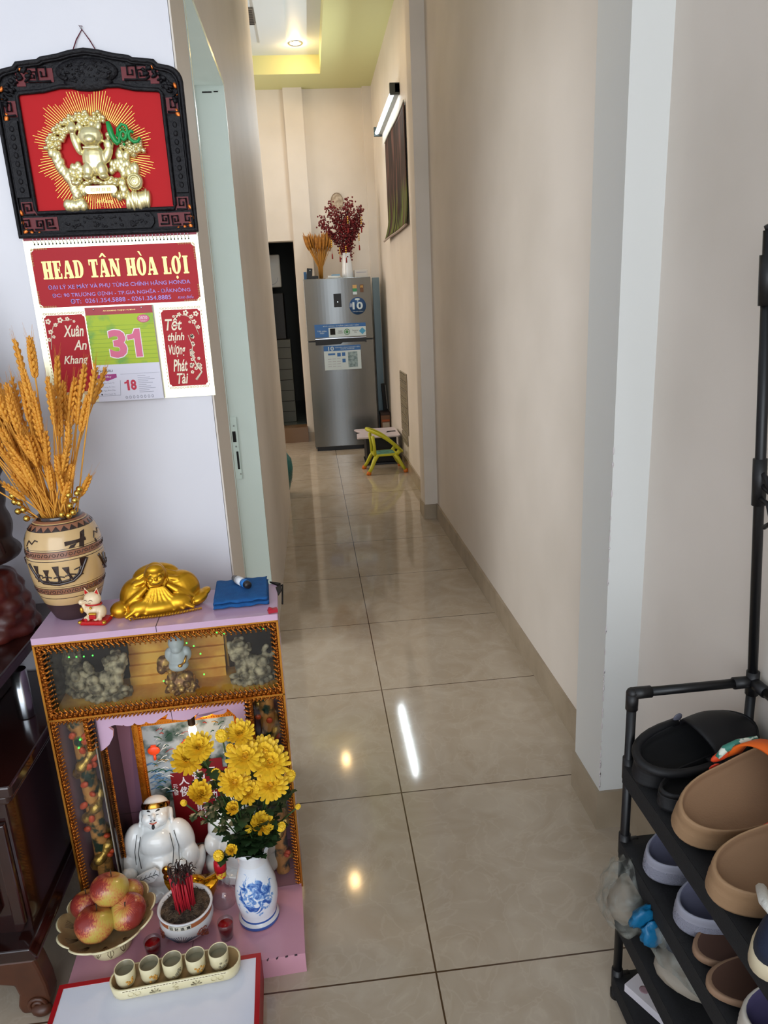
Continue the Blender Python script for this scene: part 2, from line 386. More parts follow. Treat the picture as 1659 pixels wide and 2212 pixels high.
inn = [(-.146, .058), (.146, .058), (.149, .066), (.149, .285), (.143, .292), (.095, .295), (.06, .302), (-.06, .302), (-.095, .295), (-.143, .292), (-.149, .285), (-.149, .066)]
b = MB(); b.prism(inn, -.006, -.005); b.build('red_panel', RED, t)
b = MB()
for sx in (-1, 1):
    for x0, x1, z0, z1 in ((.149, .179, .055, .082), (.108, .180, .022, .050), (.155, .181, .248, .278), (.07, .128, .312, .338), (.128, .146, .305, .33)):
        b.box(min(sx*x0, sx*x1), max(sx*x0, sx*x1), -.0068, -.005, z0, z1)
b.split('frame_red_ground', mat('dull_red_ground', (104, 14, 22), .5), t)
b = MB()
b.tube([(x, -.011, z) for x, z in out], .0055, 8, closed=True)
b.tube([(x*.965, -.010, .012+(z-.012)*.975+.004) for x, z in out], .003, 6, closed=True)
b.tube([(x, -.010, z) for x, z in inn], .0045, 8, closed=True)
for sx in (-1, 1):   # side bars
    b.rbox(min(sx*.157, sx*.181), max(sx*.157, sx*.181), -.2, .2, 0, 1, .003) if 0 else None
    b.prism([(sx*.156, .09), (sx*.182, .09), (sx*.182, .24), (sx*.156, .24)], -.014, -.005)
    for k in range(8): b.ell((sx*.169, -.0145, .105+k*.017), (.005, .002, .006), nu=8, nv=5)
b.prism([(-.10, .03), (-.092, .02), (.092, .02), (.10, .03), (.10, .042), (.092, .052), (-.092, .052), (-.10, .042)], -.014, -.005)
b.ell((0, -.008, .33), (.064, .009, .026), nu=28, nv=12)
b.ell((0, -.009, .31), (.05, .008, .018), nu=20, nv=8)
def fret(cx, cz, s, f=1):
    pts = [(-1, -1), (1, -1), (1, 1), (-.4, 1), (-.4, -.3), (.4, -.3), (.4, .4)]
    b.tube([(cx+f*x*s, -.010, cz+z*s) for x, z in pts], .0022, 6)
for sx in (-1, 1):
    fret(sx*.163, .067, .011, sx); fret(sx*.172, .035, .010, sx); fret(sx*.148, .034, .009, -sx); fret(sx*.122, .036, .009, sx)
    fret(sx*.169, .262, .012, sx); fret(sx*.088, .326, .013, sx); fret(sx*.112, .322, .009, -sx)
    random.seed(5)
    for k in range(34):
        a = random.random(); x = sx*(.115+.065*a); z = .335-.055*a**2+random.uniform(-.018, .008)
        b.ell((x, -.009, z), (random.uniform(.003, .008), .005, random.uniform(.002, .005)), (0, random.uniform(-1, 1), 0), nu=8, nv=5)
random.seed(19)
for k in range(60):
    a = random.uniform(0, 6.28); q = random.random()**.5; b.ell((.056*q*cos(a), -.0165, .328+.020*q*sin(a)), (random.uniform(.002, .005), .0018, random.uniform(.0012, .003)), (0, random.uniform(-1, 1), 0), nu=7, nv=5)
for k in range(46): b.ell((random.uniform(-.09, .09), -.0145, random.uniform(.024, .048)), (random.uniform(.002, .006), .0012, random.uniform(.0012, .003)), (0, random.uniform(-1, 1), 0), nu=7, nv=5)
b.build('frame', BLK, t)
b = MB(); random.seed(8)   # orange-gold peeling edges
EMB = mat('orange_gold_edge', (226, 120, 50), .3, .6)
for sx in (-1, 1):
    for x, z, r in ((.135, .338, .004), (.178, .30, .004), (.181, .285, .003), (.178, .245, .005), (.176, .252, .003), (.181, .06, .004), (.178, .022, .005), (.165, .018, .004), (.15, .017, .003), (.12, .325, .003), (.183, .04, .004)):
        b.ell((sx*x, -.009, z), (r, .003, r*1.6), (0, random.uniform(-.6, .6), 0), nu=8, nv=5)
b.build('frame_gilding', EMB, t)['kind'] = 'stuff'
# sun rays
b = MB()
n = 132
for k in range(n):
    a = 2*pi*k/n; star = abs(((k/n*12) % 1)-.5)*2
    r1 = .108 + .022*(1-star) if k % 2 == 0 else .106+.018*(1-star); r0 = .072
    if abs(sin(a)*r1) > .118 : r1 = .118/abs(sin(a))
    c0, s0 = cos(a), sin(a); wd = .0009
    if sin(a) > .6: r1 *= 1.0
    p = [(c0*r0-s0*wd, s0*r0+c0*wd), (c0*r0+s0*wd, s0*r0-c0*wd), (c0*r1+s0*wd*.5, s0*r1-c0*wd*.5), (c0*r1-s0*wd*.5, s0*r1+c0*wd*.5)]
    b.prism([(x-.008, z+.176) for x, z in p], -.0072, -.006)
b.build('sun_rays', mat('gold_ray_print', (232, 196, 92), .35, .5), t)
# gold relief: beckoning cat, trees, rocks
b = MB()
def e(x, z, rx, rz, ry=.010, rot=0, y=-.010, nu=14): b.ell((x-.008, y, z+.176), (rx, ry, rz), (0, R(rot), 0), nu=nu, nv=9)
e(0, .028, .027, .021, .016, y=-.022); e(-.019, .046, .007, .010, .006, -20, -.022, 8); e(.019, .046, .007, .010, .006, 20, -.022, 8)
e(0, .020, .012, .009, .008, y=-.034); e(.0, -.016, .026, .034, .015, y=-.018); e(-.014, -.038, .013, .018, .013, y=-.022); e(.014, -.038, .013, .018, .013, y=-.022)
e(-.016, -.052, .011, .007, .012, y=-.028); e(.018, -.052, .011, .007, .012, y=-.028)
e(-.033, .018, .009, .026, .009, -14, -.018); e(-.036, .044, .011, .010, .010, y=-.020); e(.03, -.006, .010, .021, .009, 25, -.02); e(.034, .012, .011, .012, .010, y=-.018)
for x, z in ((-.036, .052), (.006, .052), (.037, .03)): e(x, z, .008, .007, .009, y=-.018)
for k in range(7): e(-.014+.005*k, .004, .003, .003, .003, y=-.036, nu=8)
baked('cat_relief', b, GOLD, t, voxel=.0014, smooth=3)
b = MB()
random.seed(11)
for k in range(150):   # left tree canopy, arched
    q = random.random(); a = R(75+95*q); rr = .078+random.uniform(-.014, .012)
    e(rr*cos(a)*1.12+.002, rr*sin(a)*.92-.006, .0052, .0048, .007, y=-.012-random.uniform(0, .006), nu=8)
for k in range(34): e(random.uniform(-.035, .03), random.uniform(.058, .068), .005, .005, .007, y=-.012, nu=8)
for k in range(60):    # right tree
    a = random.uniform(0, 6.28); q = random.random()**.5; e(.078+q*.032*cos(a), .014-.01*cos(a)+q*.018*sin(a), .0052, .005, .007, y=-.014-random.uniform(0, .004), nu=8)
for k in range(26):    # trunk and shrubs
    q = k/25; e(-.083+.035*q+random.uniform(-.005, .005), .0-.085*q, .009, .012, .009, random.uniform(-40, 40), y=-.012, nu=8)
for k in range(22): e(.058+random.uniform(-.01, .025), -.0-random.random()*.05, .009, .012, .009, random.uniform(-30, 30), nu=8)
for k in range(30): e(random.uniform(-.05, .045), -.058+random.uniform(-.009, .005), .007, .006, .010, y=-.018, nu=8)
for k in range(16): e(random.uniform(-.06, -.03), random.uniform(-.05, -.02), .008, .009, .008, nu=8)
for k in range(12): e(random.uniform(.03, .055), random.uniform(-.05, -.015), .007, .009, .008, nu=8)
for k in range(14): e(-.072+.034*k/13, -.104+random.uniform(-.004, .004), .010, .012, .010, random.uniform(-30, 30), nu=8)
for k in range(20): e(.058+.044*k/19, -.098+random.uniform(-.006, .006), .006, .018, .011, random.uniform(-12, 12), nu=8)
for k in range(18): e(random.choice((-1, 1))*random.uniform(.03, .055), random.uniform(-.09, -.06), .008, .011, .009, nu=8)
e(.079, -.062, .018, .018, .009, y=-.018)
b.build('tree_relief', GOLD, t)
b = MB()
for r in (.013, .0085, .004): b.tube([(.071+r*cos(a), -.0275, .114+r*sin(a)) for a in [2*pi*k/18 for k in range(18)]], .0012, 5, closed=True)
b.rbox(-.034, .030, -.2, .2, 0, 1, .002) if 0 else None
pl = [(-.034+.064*(.5-.5*cos(a)) if 0 else (-.002+.026*(1 if cos(a) > 0 else -1)+.008*cos(a)), .099+.008*sin(a)) for a in [2*pi*k/24 for k in range(24)]]
b.prism(pl, -.026, -.008)
b.build('medallion', GOLD, t)
b = MB(); b.tube([(-.002+.03*cos(a), -.0066, .077+.010*sin(a)) for a in [2*pi*k/30 for k in range(30)]], .0009, 5, closed=True)
b.tube([(-.008+.072*cos(a), -.0066, .176+.068*sin(a)) for a in [2*pi*k/60 for k in range(60)]], .0007, 4, closed=True)
b.build('print_ring', mat('red_gold_ink', (214, 110, 60), .4, .3), t)
lettering('plate_lettering', '招財進寶', mat('dark_gold', (150, 128, 60), .4, .6), t, (-.024, .020, .095, .103), -.0264, 0)
lettering('print_lettering', 'An Khang', INKGOLD, t, (-.02, .016, .072, .083), -.0068, 0, .2)
GRN = mat('green_enamel', (22, 150, 74), .25)
o = MB()
o.tube([(.033, -.03, .229), (.036, -.031, .215), (.038, -.031, .204), (.043, -.031, .193), (.048, -.031, .187), (.052, -.031, .19), (.053, -.031, .198), (.053, -.031, .212)], [.0045, .0066, .006, .0055, .0045, .0035, .003, .0025], 8)
o.tube([(.05, -.031, .20), (.052, -.031, .215), (.061, -.031, .224), (.070, -.031, .220), (.072, -.031, .210), (.066, -.031, .198), (.060, -.031, .192)], .0034, 8)
o.tube([(.062+.006*cos(a), -.032, .202+.008*sin(a)) for a in [2*pi*k/12 for k in range(12)]], .0032, 6, closed=True)
o.tube([(.083, -.031, .207), (.078, -.031, .211), (.073, -.031, .205), (.074, -.031, .196), (.082, -.031, .189), (.090, -.031, .190), (.096, -.031, .197)], .0034, 8)
o.ell((.061, -.031, .185), .003, nu=8, nv=6)
o.tube([(.058, -.031, .213), (.062, -.031, .217), (.066, -.031, .213)], .0022, 6)
o.build('character', GRN, t)
b = MB(); b.tube([(-.026, -.008, .362), (-.013, -.004, .39), (.0005, -.002, .409), (.013, -.004, .39), (.028, -.008, .362)], .0012, 6); b.tube([(.0005, -.002, .409), (-.004, -.004, .416), (.003, -.004, .414)], .0008, 5)
b.build('string', mat('dark_red_string', (90, 20, 40), .8), t)
b = MB(); b.tube([(0, .0, .41), (0, -.008, .411)], .0016, 8); b.build('nail', CHR, t)
# gold header card
RW = .191
b = MB(); b.prism([(-.19, -.357), (.19, -.357), (.19, .006), (-.19, .006)], -.004, -.0028); b.build('card', FOIL, t)
b = MB(); b.prism([(-.188, .003), (.188, .003), (.188, .014), (-.188, .014)], -.0055, -.003); b.build('top_strip', mat('crimson_strip', (150, 24, 50), .4), t)
b = MB()
for k in range(44):
    x = -.166+k*.0078; b.tube([(x, -.0045, -.003), (x, -.0105, .001), (x+.001, -.0105, .009), (x+.001, -.006, .011)], .0007, 5)
b.build('binding_wire', CHR, t)
b = MB()
for k in range(44): b.box(-.1675+k*.0078, -.1645+k*.0078, -.0045, -.0040, -.0065, -.0035)
b.build('punched_hole', DARK, t)['kind'] = 'stuff'
def notched(x0, x1, z0, z1, r=.008):
    p = []
    for cx, cz, a0 in ((x1, z1, 180), (x0, z1, 270), (x0, z0, 0), (x1, z0, 90)):
        seq = [(cx+r*cos(R(a0+90*k/4)), cz+r*sin(R(a0+90*k/4))) for k in range(5)]
        p += seq[::-1]
    return p
b = MB(); b.prism(notched(-.178, .181, -.140, -.013), -.0052, -.004); b.build('header_panel', CARD_RED, t)
b = MB()
def orn(x0, x1, z0, z1, y=-.0056, r=.003):
    random.seed(int(x0*1e4)+77)
    for cx, cz, sx, sz in ((x0, z0, 1, 1), (x1, z0, -1, 1), (x0, z1, 1, -1), (x1, z1, -1, -1)):
        for k in range(7):
            for (a, c) in ((.004+k*.0052, .002), (.002, .004+k*.0052)):
                b.tube([(cx+sx*a+r*.5*cos(q), y, cz+sz*c+r*.5*sin(q)) for q in [2*pi*j/7 for j in range(7)]], .0005, 4, closed=True)
orn(-.178, .181, -.140, -.013)
for x0, x1 in ((-.177, -.080), (.083, .180)):
    for k in range(12):
        x = x0+.006+k*(x1-x0-.012)/11
        for z in (-.1535, -.3345): b.tube([(x+.0028*cos(q), -.0056, z+.002*sin(q)) for q in [2*pi*j/7 for j in range(7)]], .0005, 4, closed=True)
    for k in range(22):
        z = -.16-k*.008
        for x in (x0+.001, x1-.001): b.tube([(x, -.0056, z), (x, -.0056, z-.004)], .0005, 4)
b.build('border_ornament', mat('ornament_ink', (214, 178, 118), .45), t)['kind'] = 'stuff'
b = MB()
for x0, x1 in ((-.173, -.084), (.087, .176)): b.prism(notched(x0, x1, -.331, -.157, .005), -.0052, -.004)
b.split('side_panel', CARD_RED, t, nf=22)
# condensed slab-serif capitals
GL = {'H': (.80, [(.06, 0, .34, 1), (.46+.0, 0, .74, 1), (.3, .42, .5, .56), (0, 0, .38, .09), (.42, 0, .8, .09), (0, .91, .38, 1), (.42, .91, .8, 1)]),
      'E': (.68, [(.06, 0, .34, 1), (0, 0, .6, .1), (0, .9, .6, 1), (.3, .44, .5, .56), (.52, 0, .62, .3), (.52, .7, .62, 1), (.44, .34, .5, .66)]),
      'T': (.70, [(.21, 0, .49, 1), (.08, 0, .62, .09), (0, .88, .7, 1), (0, .68, .09, 1), (.61, .68, .7, 1)]),
      'I': (.44, [(.08, 0, .36, 1), (0, 0, .44, .09), (0, .91, .44, 1)]),
      'L': (.64, [(.06, 0, .34, 1), (0, 0, .6, .1), (0, .91, .42, 1), (.52, 0, .62, .36)])}
def slab(s, m, x0, x1, z0, z1, y):
    b = MB(); tot = 0; sizes = []
    for ch in s:
        wd = {'A': .8, 'Â': .8, 'D': .76, 'N': .84, 'O': .76, 'Ò': .76, 'Ợ': .86, ' ': .34}.get(ch) or GL[ch][0]
        sizes.append(wd); tot += wd+.06
    k = (x1-x0)/tot; x = x0; h = z1-z0
    for ch, wd in zip(s, sizes):
        def P(pts):
            yy = y-.00004*(len(b.f) % 13); b.prism([(x+px*k, z0+pz*h) for px, pz in pts], yy, y+.0005)
        def Bx(a, c, d, e2): P([(a, c), (d, c), (d, e2), (a, e2)])
        if ch in GL:
            for q in GL[ch][1]: Bx(*q)
        elif ch in 'AÂ':
            P([(.28, 1), (.52, 1), (.80, 0), (.49, 0)]); P([(.28, 1), (.36, .92), (.17, 0), (.05, 0)]); Bx(.18, .24, .55, .35); Bx(0, 0, .25, .09); Bx(.40, 0, .8, .09)
            if ch == 'Â': P([(.12, 1.1), (.36, 1.34), (.46, 1.34), (.70, 1.1), (.55, 1.1), (.41, 1.22), (.27, 1.1)])
        elif ch == 'N':
            Bx(.06, 0, .2, 1); Bx(.62, 0, .76, 1); P([(.02, 1), (.34, 1), (.76, .0), (.52, 0)]); Bx(0, 0, .3, .09); Bx(.52, .91, .84, 1); Bx(0, .91, .3, 1)
        elif ch == 'D':
            Bx(.06, 0, .32, 1); Bx(0, 0, .4, .09); Bx(0, .91, .4, 1)
            o_ = [(.36+.38*cos(a), .5+.5*sin(a)) for a in [R(-90+180*i/12) for i in range(13)]]; i_ = [(.36+.12*cos(a), .5+.4*sin(a)) for a in [R(90-180*i/12) for i in range(13)]]
            P(o_+i_)
        elif ch in 'OÒỢ':
            for s0 in (0, 180):
                o_ = [(.37+.37*cos(a), .5+.52*sin(a)) for a in [R(s0-90+180*i/12) for i in range(13)]]; i_ = [(.37+.11*cos(a), .5+.41*sin(a)) for a in [R(s0+90-180*i/12) for i in range(13)]]
                P(o_+i_)
            if ch == 'Ò': P([(.18, 1.36), (.34, 1.36), (.5, 1.1), (.40, 1.1)])
            if ch == 'Ợ':
                P([(.62, .82), (.70, 1.0), (.68, 1.2), (.80, 1.2), (.84, 1.0), (.74, .84)]); P([(.37+.09*cos(a), -.2+.09*sin(a)) for a in [2*pi*i/12 for i in range(12)]])
        x += (wd+.06)*k
    return b
slab('HEAD TÂN HÒA LỢI', INKGOLD, -.158, .164, -.079, -.041, -.0060).build('header_lettering', INKGOLD, t)
lettering('subtitle_lettering', 'ĐẠI LÝ XE MÁY VÀ PHỤ TÙNG CHÍNH HÃNG HONDA', VIO, t, (-.152, .162, -.1035, -.0905), -.0061, .006)
lettering('address_lettering', 'ĐC: 90 TRƯƠNG ĐỊNH - TP.GIA NGHĨA - ĐĂKNÔNG', VIO, t, (-.146, .160, -.1205, -.108), -.0058, .005)
lettering('phone_lettering', 'ĐT:  0261.354.5888 - 0261.354.8885', VIO, t, (-.108, .115, -.1335, -.1235), -.0058, .006)
lettering('greeting_lettering', 'Kính Biếu', VIO, t, (.130, .166, -.1335, -.1255), -.0058, 0, .35)
def scr(sx, z0, z1, x0, x1): return (x0, x1, z0, z1)
lettering('spring_lettering', 'Xuân', CREAMINK, t, (-.136, -.090, -.206, -.180), -.0058, .02, .35)
lettering('peace_lettering', 'An', CREAMINK, t, (-.118, -.088, -.236, -.214), -.0058, .015, .35)
lettering('khang_lettering', 'Khang', CREAMINK, t, (-.145, -.090, -.272, -.248), -.0058, .015, .35)
for k, (s_, z0, x0, x1) in enumerate((('Tết', -.203, .094, .132), ('thịnh', -.231, .096, .134), ('Vượng', -.265, .095, .133), ('Phát', -.297, .100, .134), ('Tài', -.326, .106, .132))):
    lettering('wish_lettering', s_, CREAMINK, t, (x0, x1, z0, z0+(.034, .024, .030, .028, .025)[k]), -.0058, .02, .3)
b = MB(); random.seed(21)
def blossom(cx, cz, r):
    for k in range(5):
        a = 2*pi*k/5; b.prism([(cx+r*cos(a)+r*.62*cos(q), cz+r*sin(a)+r*.62*sin(q)) for q in [2*pi*j/8 for j in range(8)]], -.0057, -.0053)
b.tube([(-.168, -.0056, -.232), (-.163, -.0056, -.2), (-.155, -.0056, -.18), (-.135, -.0056, -.17), (-.112, -.0056, -.168)], .0008, 4)
for x, z, r in ((-.165, -.17, .004), (-.15, -.178, .003), (-.138, -.168, .004), (-.122, -.166, .003), (-.108, -.172, .002), (-.163, -.193, .0035), (-.169, -.21, .003), (-.158, -.204, .0025)): blossom(x, z, r)
b.tube([(.168, -.0056, -.215), (.160, -.0056, -.19), (.148, -.0056, -.173), (.128, -.0056, -.168), (.112, -.0056, -.172)], .0008, 4)
for x, z, r in ((.166, -.168, .004), (.155, -.174, .003), (.143, -.165, .004), (.128, -.168, .003), (.16, -.186, .0035), (.168, -.198, .003), (.115, -.172, .002), (.15, -.186, .002)): blossom(x, z, r)
b.tube([(.150, -.0056, -.318), (.165, -.0056, -.30), (.155, -.0056, -.285), (.147, -.0056, -.262), (.150, -.0056, -.24), (.143, -.0056, -.215)], [.003, .0022, .002, .0012, .001, .0008], 5)
for k in range(22):
    q = random.random(); blossom(.150+random.uniform(-.008, .014)*(1.2-q), -.302+q*.085, random.uniform(.0018, .003))
b.build('blossom_print', CREAMINK, t)
# tear-off pad
b = MB(); b.box(-.0775, .0715, -.016, -.0045, -.356, -.144); pad = b.build('date_pad', mat('pad_paper', (226, 224, 236), .6), t)
b = MB(); b.box(-.0775, .0715, -.0168, -.016, -.161, -.144); b.build('pad_header', mat('pad_header_red', (170, 30, 44), .4), pad)
pic = mat('rice_field_print', (176, 196, 40), .5, noise=((120, 170, 70), 16, .52, .62)); 
b = MB(); b.box(-.0775, .0715, -.0166, -.016, -.272, -.161); b.build('pad_picture', pic, pad)
b = MB()
for k in range(9): b.box(-.0765, .0705, -.0168, -.0166, -.185-k*.0095-.001, -.185-k*.0095)
b.build('terrace_line', mat('terrace_green', (140, 172, 40), .5), pad)
lettering('pad_wish_lettering', 'AN KHANG THỊNH VƯỢNG', INKGOLD, pad, (-.038, .034, -.1545, -.1505), -.0172)
PK = mat('pink_number', (222, 108, 140), .5); WI = mat('white_outline', (246, 236, 240), .5)
lettering('number_outline', '3', WI, pad, (-.037, .006, -.2595, -.193), -.0170, .05)
lettering('number', '3', PK, pad, (-.035, .004, -.2575, -.195), -.0174, .04)
def one(nm, m, x1, z0, z1, w, y, g=0):
    b = MB(); b.prism([(x1-w-g, z0-g), (x1+g, z0-g), (x1+g, z1+g), (x1-w*.75-g, z1+g), (x1-w*1.2-g, z1-w*.75), (x1-w*2.1-g, z1-w*.95+g), (x1-w*2.1-g, z1-w*1.7-g), (x1-w-g, z1-w*1.5-g)], y-.0003, y); b.build(nm, m, pad)
one('number_outline', WI, .037, -.2575, -.195, .014, -.0167, .0018); one('number', PK, .037, -.2575, -.195, .014, -.0171)
b = MB(); b.ell((.049, -.0168, -.173), (.014, .0006, .009), nu=16, nv=6); b.build('year_badge', PK, pad)
lettering('year_lettering', '2020', WI, pad, (.040, .058, -.1745, -.168), -.0177)
lettering('month_lettering', 'THÁNG 7', WI, pad, (.042, .056, -.180, -.1765), -.0177)
DG = mat('dark_ink', (50, 46, 60), .5); PU = mat('magenta_banner', (170, 60, 130), .5); GY = mat('grey_ink', (150, 150, 165), .5)
lettering('weekday_lettering', 'THỨ SÁU', DG, pad, (-.070, -.036, -.289, -.282), -.0163, .01)
b = MB(); b.prism([(-.073, -.294), (-.029, -.294), (-.029, -.302), (-.051, -.309), (-.073, -.302)], -.0165, -.016); b.build('weekday_banner', PU, pad)
lettering('weekday_english_lettering', 'Friday', WI, pad, (-.062, -.041, -.303, -.297), -.0168)
lettering('lunar_number', '8', mat('lunar_red', (206, 56, 80), .5), pad, (0, .013, -.333, -.309), -.0163, .04); one('lunar_number', mat('lunar_red'), -.003, -.333, -.309, .0052, -.0161)
b = MB()
for k in range(4):
    b.ell((-.068, -.0163, -.314-k*.0085), (.0018, .0004, .002), nu=8, nv=5)
b.build('bullet_mark', DG, pad)
for k, s_ in enumerate(('Năm Canh Tý', 'Tháng Ất Dậu', 'Ngày Đinh Dậu', 'Giờ Canh Tý')):
    lettering('note_lettering', s_, GY, pad, (-.063, -.036, -.3165-k*.0085, -.312-k*.0085), -.0163)
b = MB()
for k in range(10): b.box(.018, .018+.018+((k*7) % 5)*.005, -.0164, -.016, -.301-k*.0042, -.3002-k*.0042)
b.box(-.02, .07, -.0164, -.016, -.2955, -.295)
b.tube([(-.074, -.0162, -.309), (-.074, -.0162, -.343), (-.026, -.0162, -.343), (-.022, -.0162, -.309)], .0004, 4)
b.build('fine_print', GY, pad)
b = MB()
for k in range(8): b.tube([(-.013+k*.0085+.0022*cos(q), -.0162, -.349+.003*sin(q)) for q in [2*pi*j/10 for j in range(10)]], .0005, 4, closed=True)
b.build('zodiac_mark', GY, pad)
b = MB()
for x in (-.058, .048): b.ell((x, -.0172, -.1485), (.002, .0012, .002), nu=8, nv=5)
b.build('staple_eyelet', CHR, pad)
# ---------------------------------------------------------------- altar local frame
AO = V((-.287, .234, 0)); AA = R(2.6)
AM = Matrix.Translation(AO) @ Matrix.Rotation(AA, 4, 'Z')
def A(x, y, z=0): return tuple(AM @ V((x, y, z)))
PINK = mat('pink_glazed_tile', (206, 172, 196), .16, noise=((198, 162, 188), 6, .3, .7))
PINKD = mat('pink_floor_tile', (204, 150, 164), .14, noise=((196, 142, 160), 6, .3, .7))
GROUT = mat('dark_grout', (70, 52, 60), .8)
TRIM = mat('gilt_lace_trim', (196, 120, 40), .28, .8, noise=((120, 60, 18), 180, .35, .65), bump=(260, .8, .002))
BRONZE = mat('bronze_rail', (190, 128, 50), .22, .9)
GLASS = glass_mat('altar_glass', (246, 245, 242), .025)
MIRR = mat('brown_tinted_mirror', (58, 48, 44), .08, .6)
al = thing('altar_cabinet', 'pink tiled shrine cabinet with gilt lace edging and glass fronted top', 'altar', tuple(AO), AA)
W_ = .497; H_ = .765
b = MB()
b.box(-W_, 0, .165, .176, 0, H_-.014); b.box(-W_, -W_+.006, 0.004, .165, 0, H_-.014); b.box(-.006, 0, .004, .165, 0, H_-.014)
b.box(-W_+.006, -.006, .004, .165, .565, .577)
b.build('tile_body', PINK, al)
b = MB(); b.rbox(-W_-.004, .004, -.004, .178, H_-.014, H_, .003); top = b.build('top_slab', PINK, al)
b = MB(); b.box(-.2505, -.249, -.0042, .178, H_-.013, H_+.0003); b.build('top_joint', GROUT, top)
b = MB(); b.box(-W_, 0, -.192, .164, 0, .050); st = b.build('base_step', PINKD, al)
b = MB(); b.box(-.246, -.2448, -.1925, .16, .002, .0503); b.box(-W_, 0, .06, .0612, .05, .0503)
random.seed(4)
for k in range(5): b.obox((-.02-.02*k, -.192, .049), (.006, .002, .003), (0, 0, .3*k))
b.build('step_joint', GROUT, st)
# inner back wall: pink low, dark marbled mirror beside it
b = MB(); b.box(-W_+.08, -.08, .158, .165, .05, .565); ib = b.build('inner_back', mat('mauve_tile', (128, 92, 112), .25), al)
b = MB(); b.box(-W_+.08, -.08, .1575, .158, .2, .2012); b.box(-.1, -.0985, .1575, .158, .05, .56); b.box(-.3, -.2985, .1575, .158, .05, .56); b.build('tile_joint', GROUT, ib)
b = MB(); b.box(-.414, -.409, .012, .158, .05, .565); b.box(-.088, -.083, .012, .158, .05, .565)
b.split('inner_side', MIRR, al)
# upper display box: gilded lining
GILT = mat('yellow_gilt_lining', (248, 200, 92), .4, .1, noise=((214, 150, 58), 14, .4, .62))
b = MB(); b.box(-W_+.006, -.006, .145, .150, .577, .751)
for k in range(5): b.box(-.345, -.13, .10+.009*k, .145, .577, .60+.024*k)
b.box(-W_+.006, -.006, .02, .145, .577, .580)
b.build('gilded_lining', GILT, al)
b = MB(); b.box(-W_+.0065, -W_+.009, .01, .145, .58, .751); b.box(-.009, -.0065, .01, .145, .58, .751); b.box(-.49, -.35, .140, .1445, .58, .751); b.box(-.125, -.01, .140, .1445, .58, .751); b.split('smoked_panel', MIRR, al)
def pane(nm, x0, x1, z0, z1, y=.006):
    b = MB(); b.box(x0, x1, y, y+.003, z0, z1); return b.build(nm, GLASS, al)
pane('front_glass', -W_+.006, -.006, .577, .751)
pane('pillar_glass', -W_+.006, -.415, .05, .565); pane('pillar_glass', -.083, -.006, .05, .565)
b = MB(); b.box(-.4152, -.4135, .006, .03, .05, .50); b.box(-.0845, -.083, .006, .03, .05, .50); b.split('glass_edge', mat('frosted_edge', (150, 146, 138), .3), al)
# bronze rails around the front openings
b = MB()
for z in (H_-.0155, .572): b.box(-W_-.003, .003, -.0035, .004, z-.0022, z+.0022)
for x in (-W_-.001, .001): b.box(x-.0022, x+.0022, -.0035, .004, .05, H_-.014)
b.build('rail', BRONZE, al)
# lace trim: scalloped hooks along each edge
def lace(nm, p0, p1, inward, wd=.021, step=.0105):
    b = MB(); p0 = V(p0); p1 = V(p1); d = (p1-p0); L = d.length; d.normalize(); iw = V(inward); n = max(2, int(L/step))
    q = [p0, p1, p1+iw*wd*.38, p0+iw*wd*.38]
    b.add([tuple(v) for v in q]+[tuple(v+V((0, .003, 0))) for v in q], [(0, 1, 2, 3), (4, 5, 6, 7), (0, 1, 5, 4), (1, 2, 6, 5), (2, 3, 7, 6), (3, 0, 4, 7)], 0, False)
    for k in range(n):
        c = p0+d*(k+.5)*L/n
        b.tube([tuple(c-d*step*.45+iw*wd*.35), tuple(c-d*step*.15+iw*wd*.55), tuple(c+d*step*.25+iw*wd*.80), tuple(c+d*step*.42+iw*wd*.72)], [.0024, .0024, .0019, .0012], 6)
        b.tube([tuple(c+iw*wd*.05), tuple(c+iw*wd*.35-V((0, .0015, 0))), tuple(c+iw*wd*.55)], [.0027, .0031, .0015], 6)
        b.ell(tuple(c+d*step*.3+iw*wd*.96), .0020, nu=6, nv=5)
        b.ell(tuple(c+d*step*.5+iw*wd*.16-V((0, .001, 0))), .0020, nu=6, nv=5)
    return b.build(nm, TRIM, al)
Y = .001
lace('lace_trim', (-W_+.001, Y, H_-.018), (-.001, Y, H_-.018), (0, 0, -1))
lace('lace_trim', (-.001, Y, .575), (-W_+.001, Y, .575), (0, 0, 1))
lace('lace_trim', (-W_+.001, Y, .58), (-W_+.001, Y, H_-.02), (1, 0, 0), .024)
lace('lace_trim', (-.001, Y, .58), (-.001, Y, H_-.02), (-1, 0, 0), .014)
lace('lace_trim', (-W_+.001, Y, .055), (-W_+.001, Y, .57), (1, 0, 0), .014, .0085)
lace('lace_trim', (-.001, Y, .055), (-.001, Y, .57), (-1, 0, 0), .013, .0085)
lace('lace_trim', (-.001, Y, .570), (-W_+.001, Y, .570), (0, 0, -1), .010, .0085)
lace('lace_trim', (-.430, Y-.001, .486), (-.430, Y-.001, .567), (1, 0, 0), .022)
lace('lace_trim', (-.070, Y-.001, .40), (-.070, Y-.001, .567), (-1, 0, 0), .019)
lace('lace_trim', (-.404, .045, .055), (-.404, .045, .50), (-1, 0, 0), .004, .006)
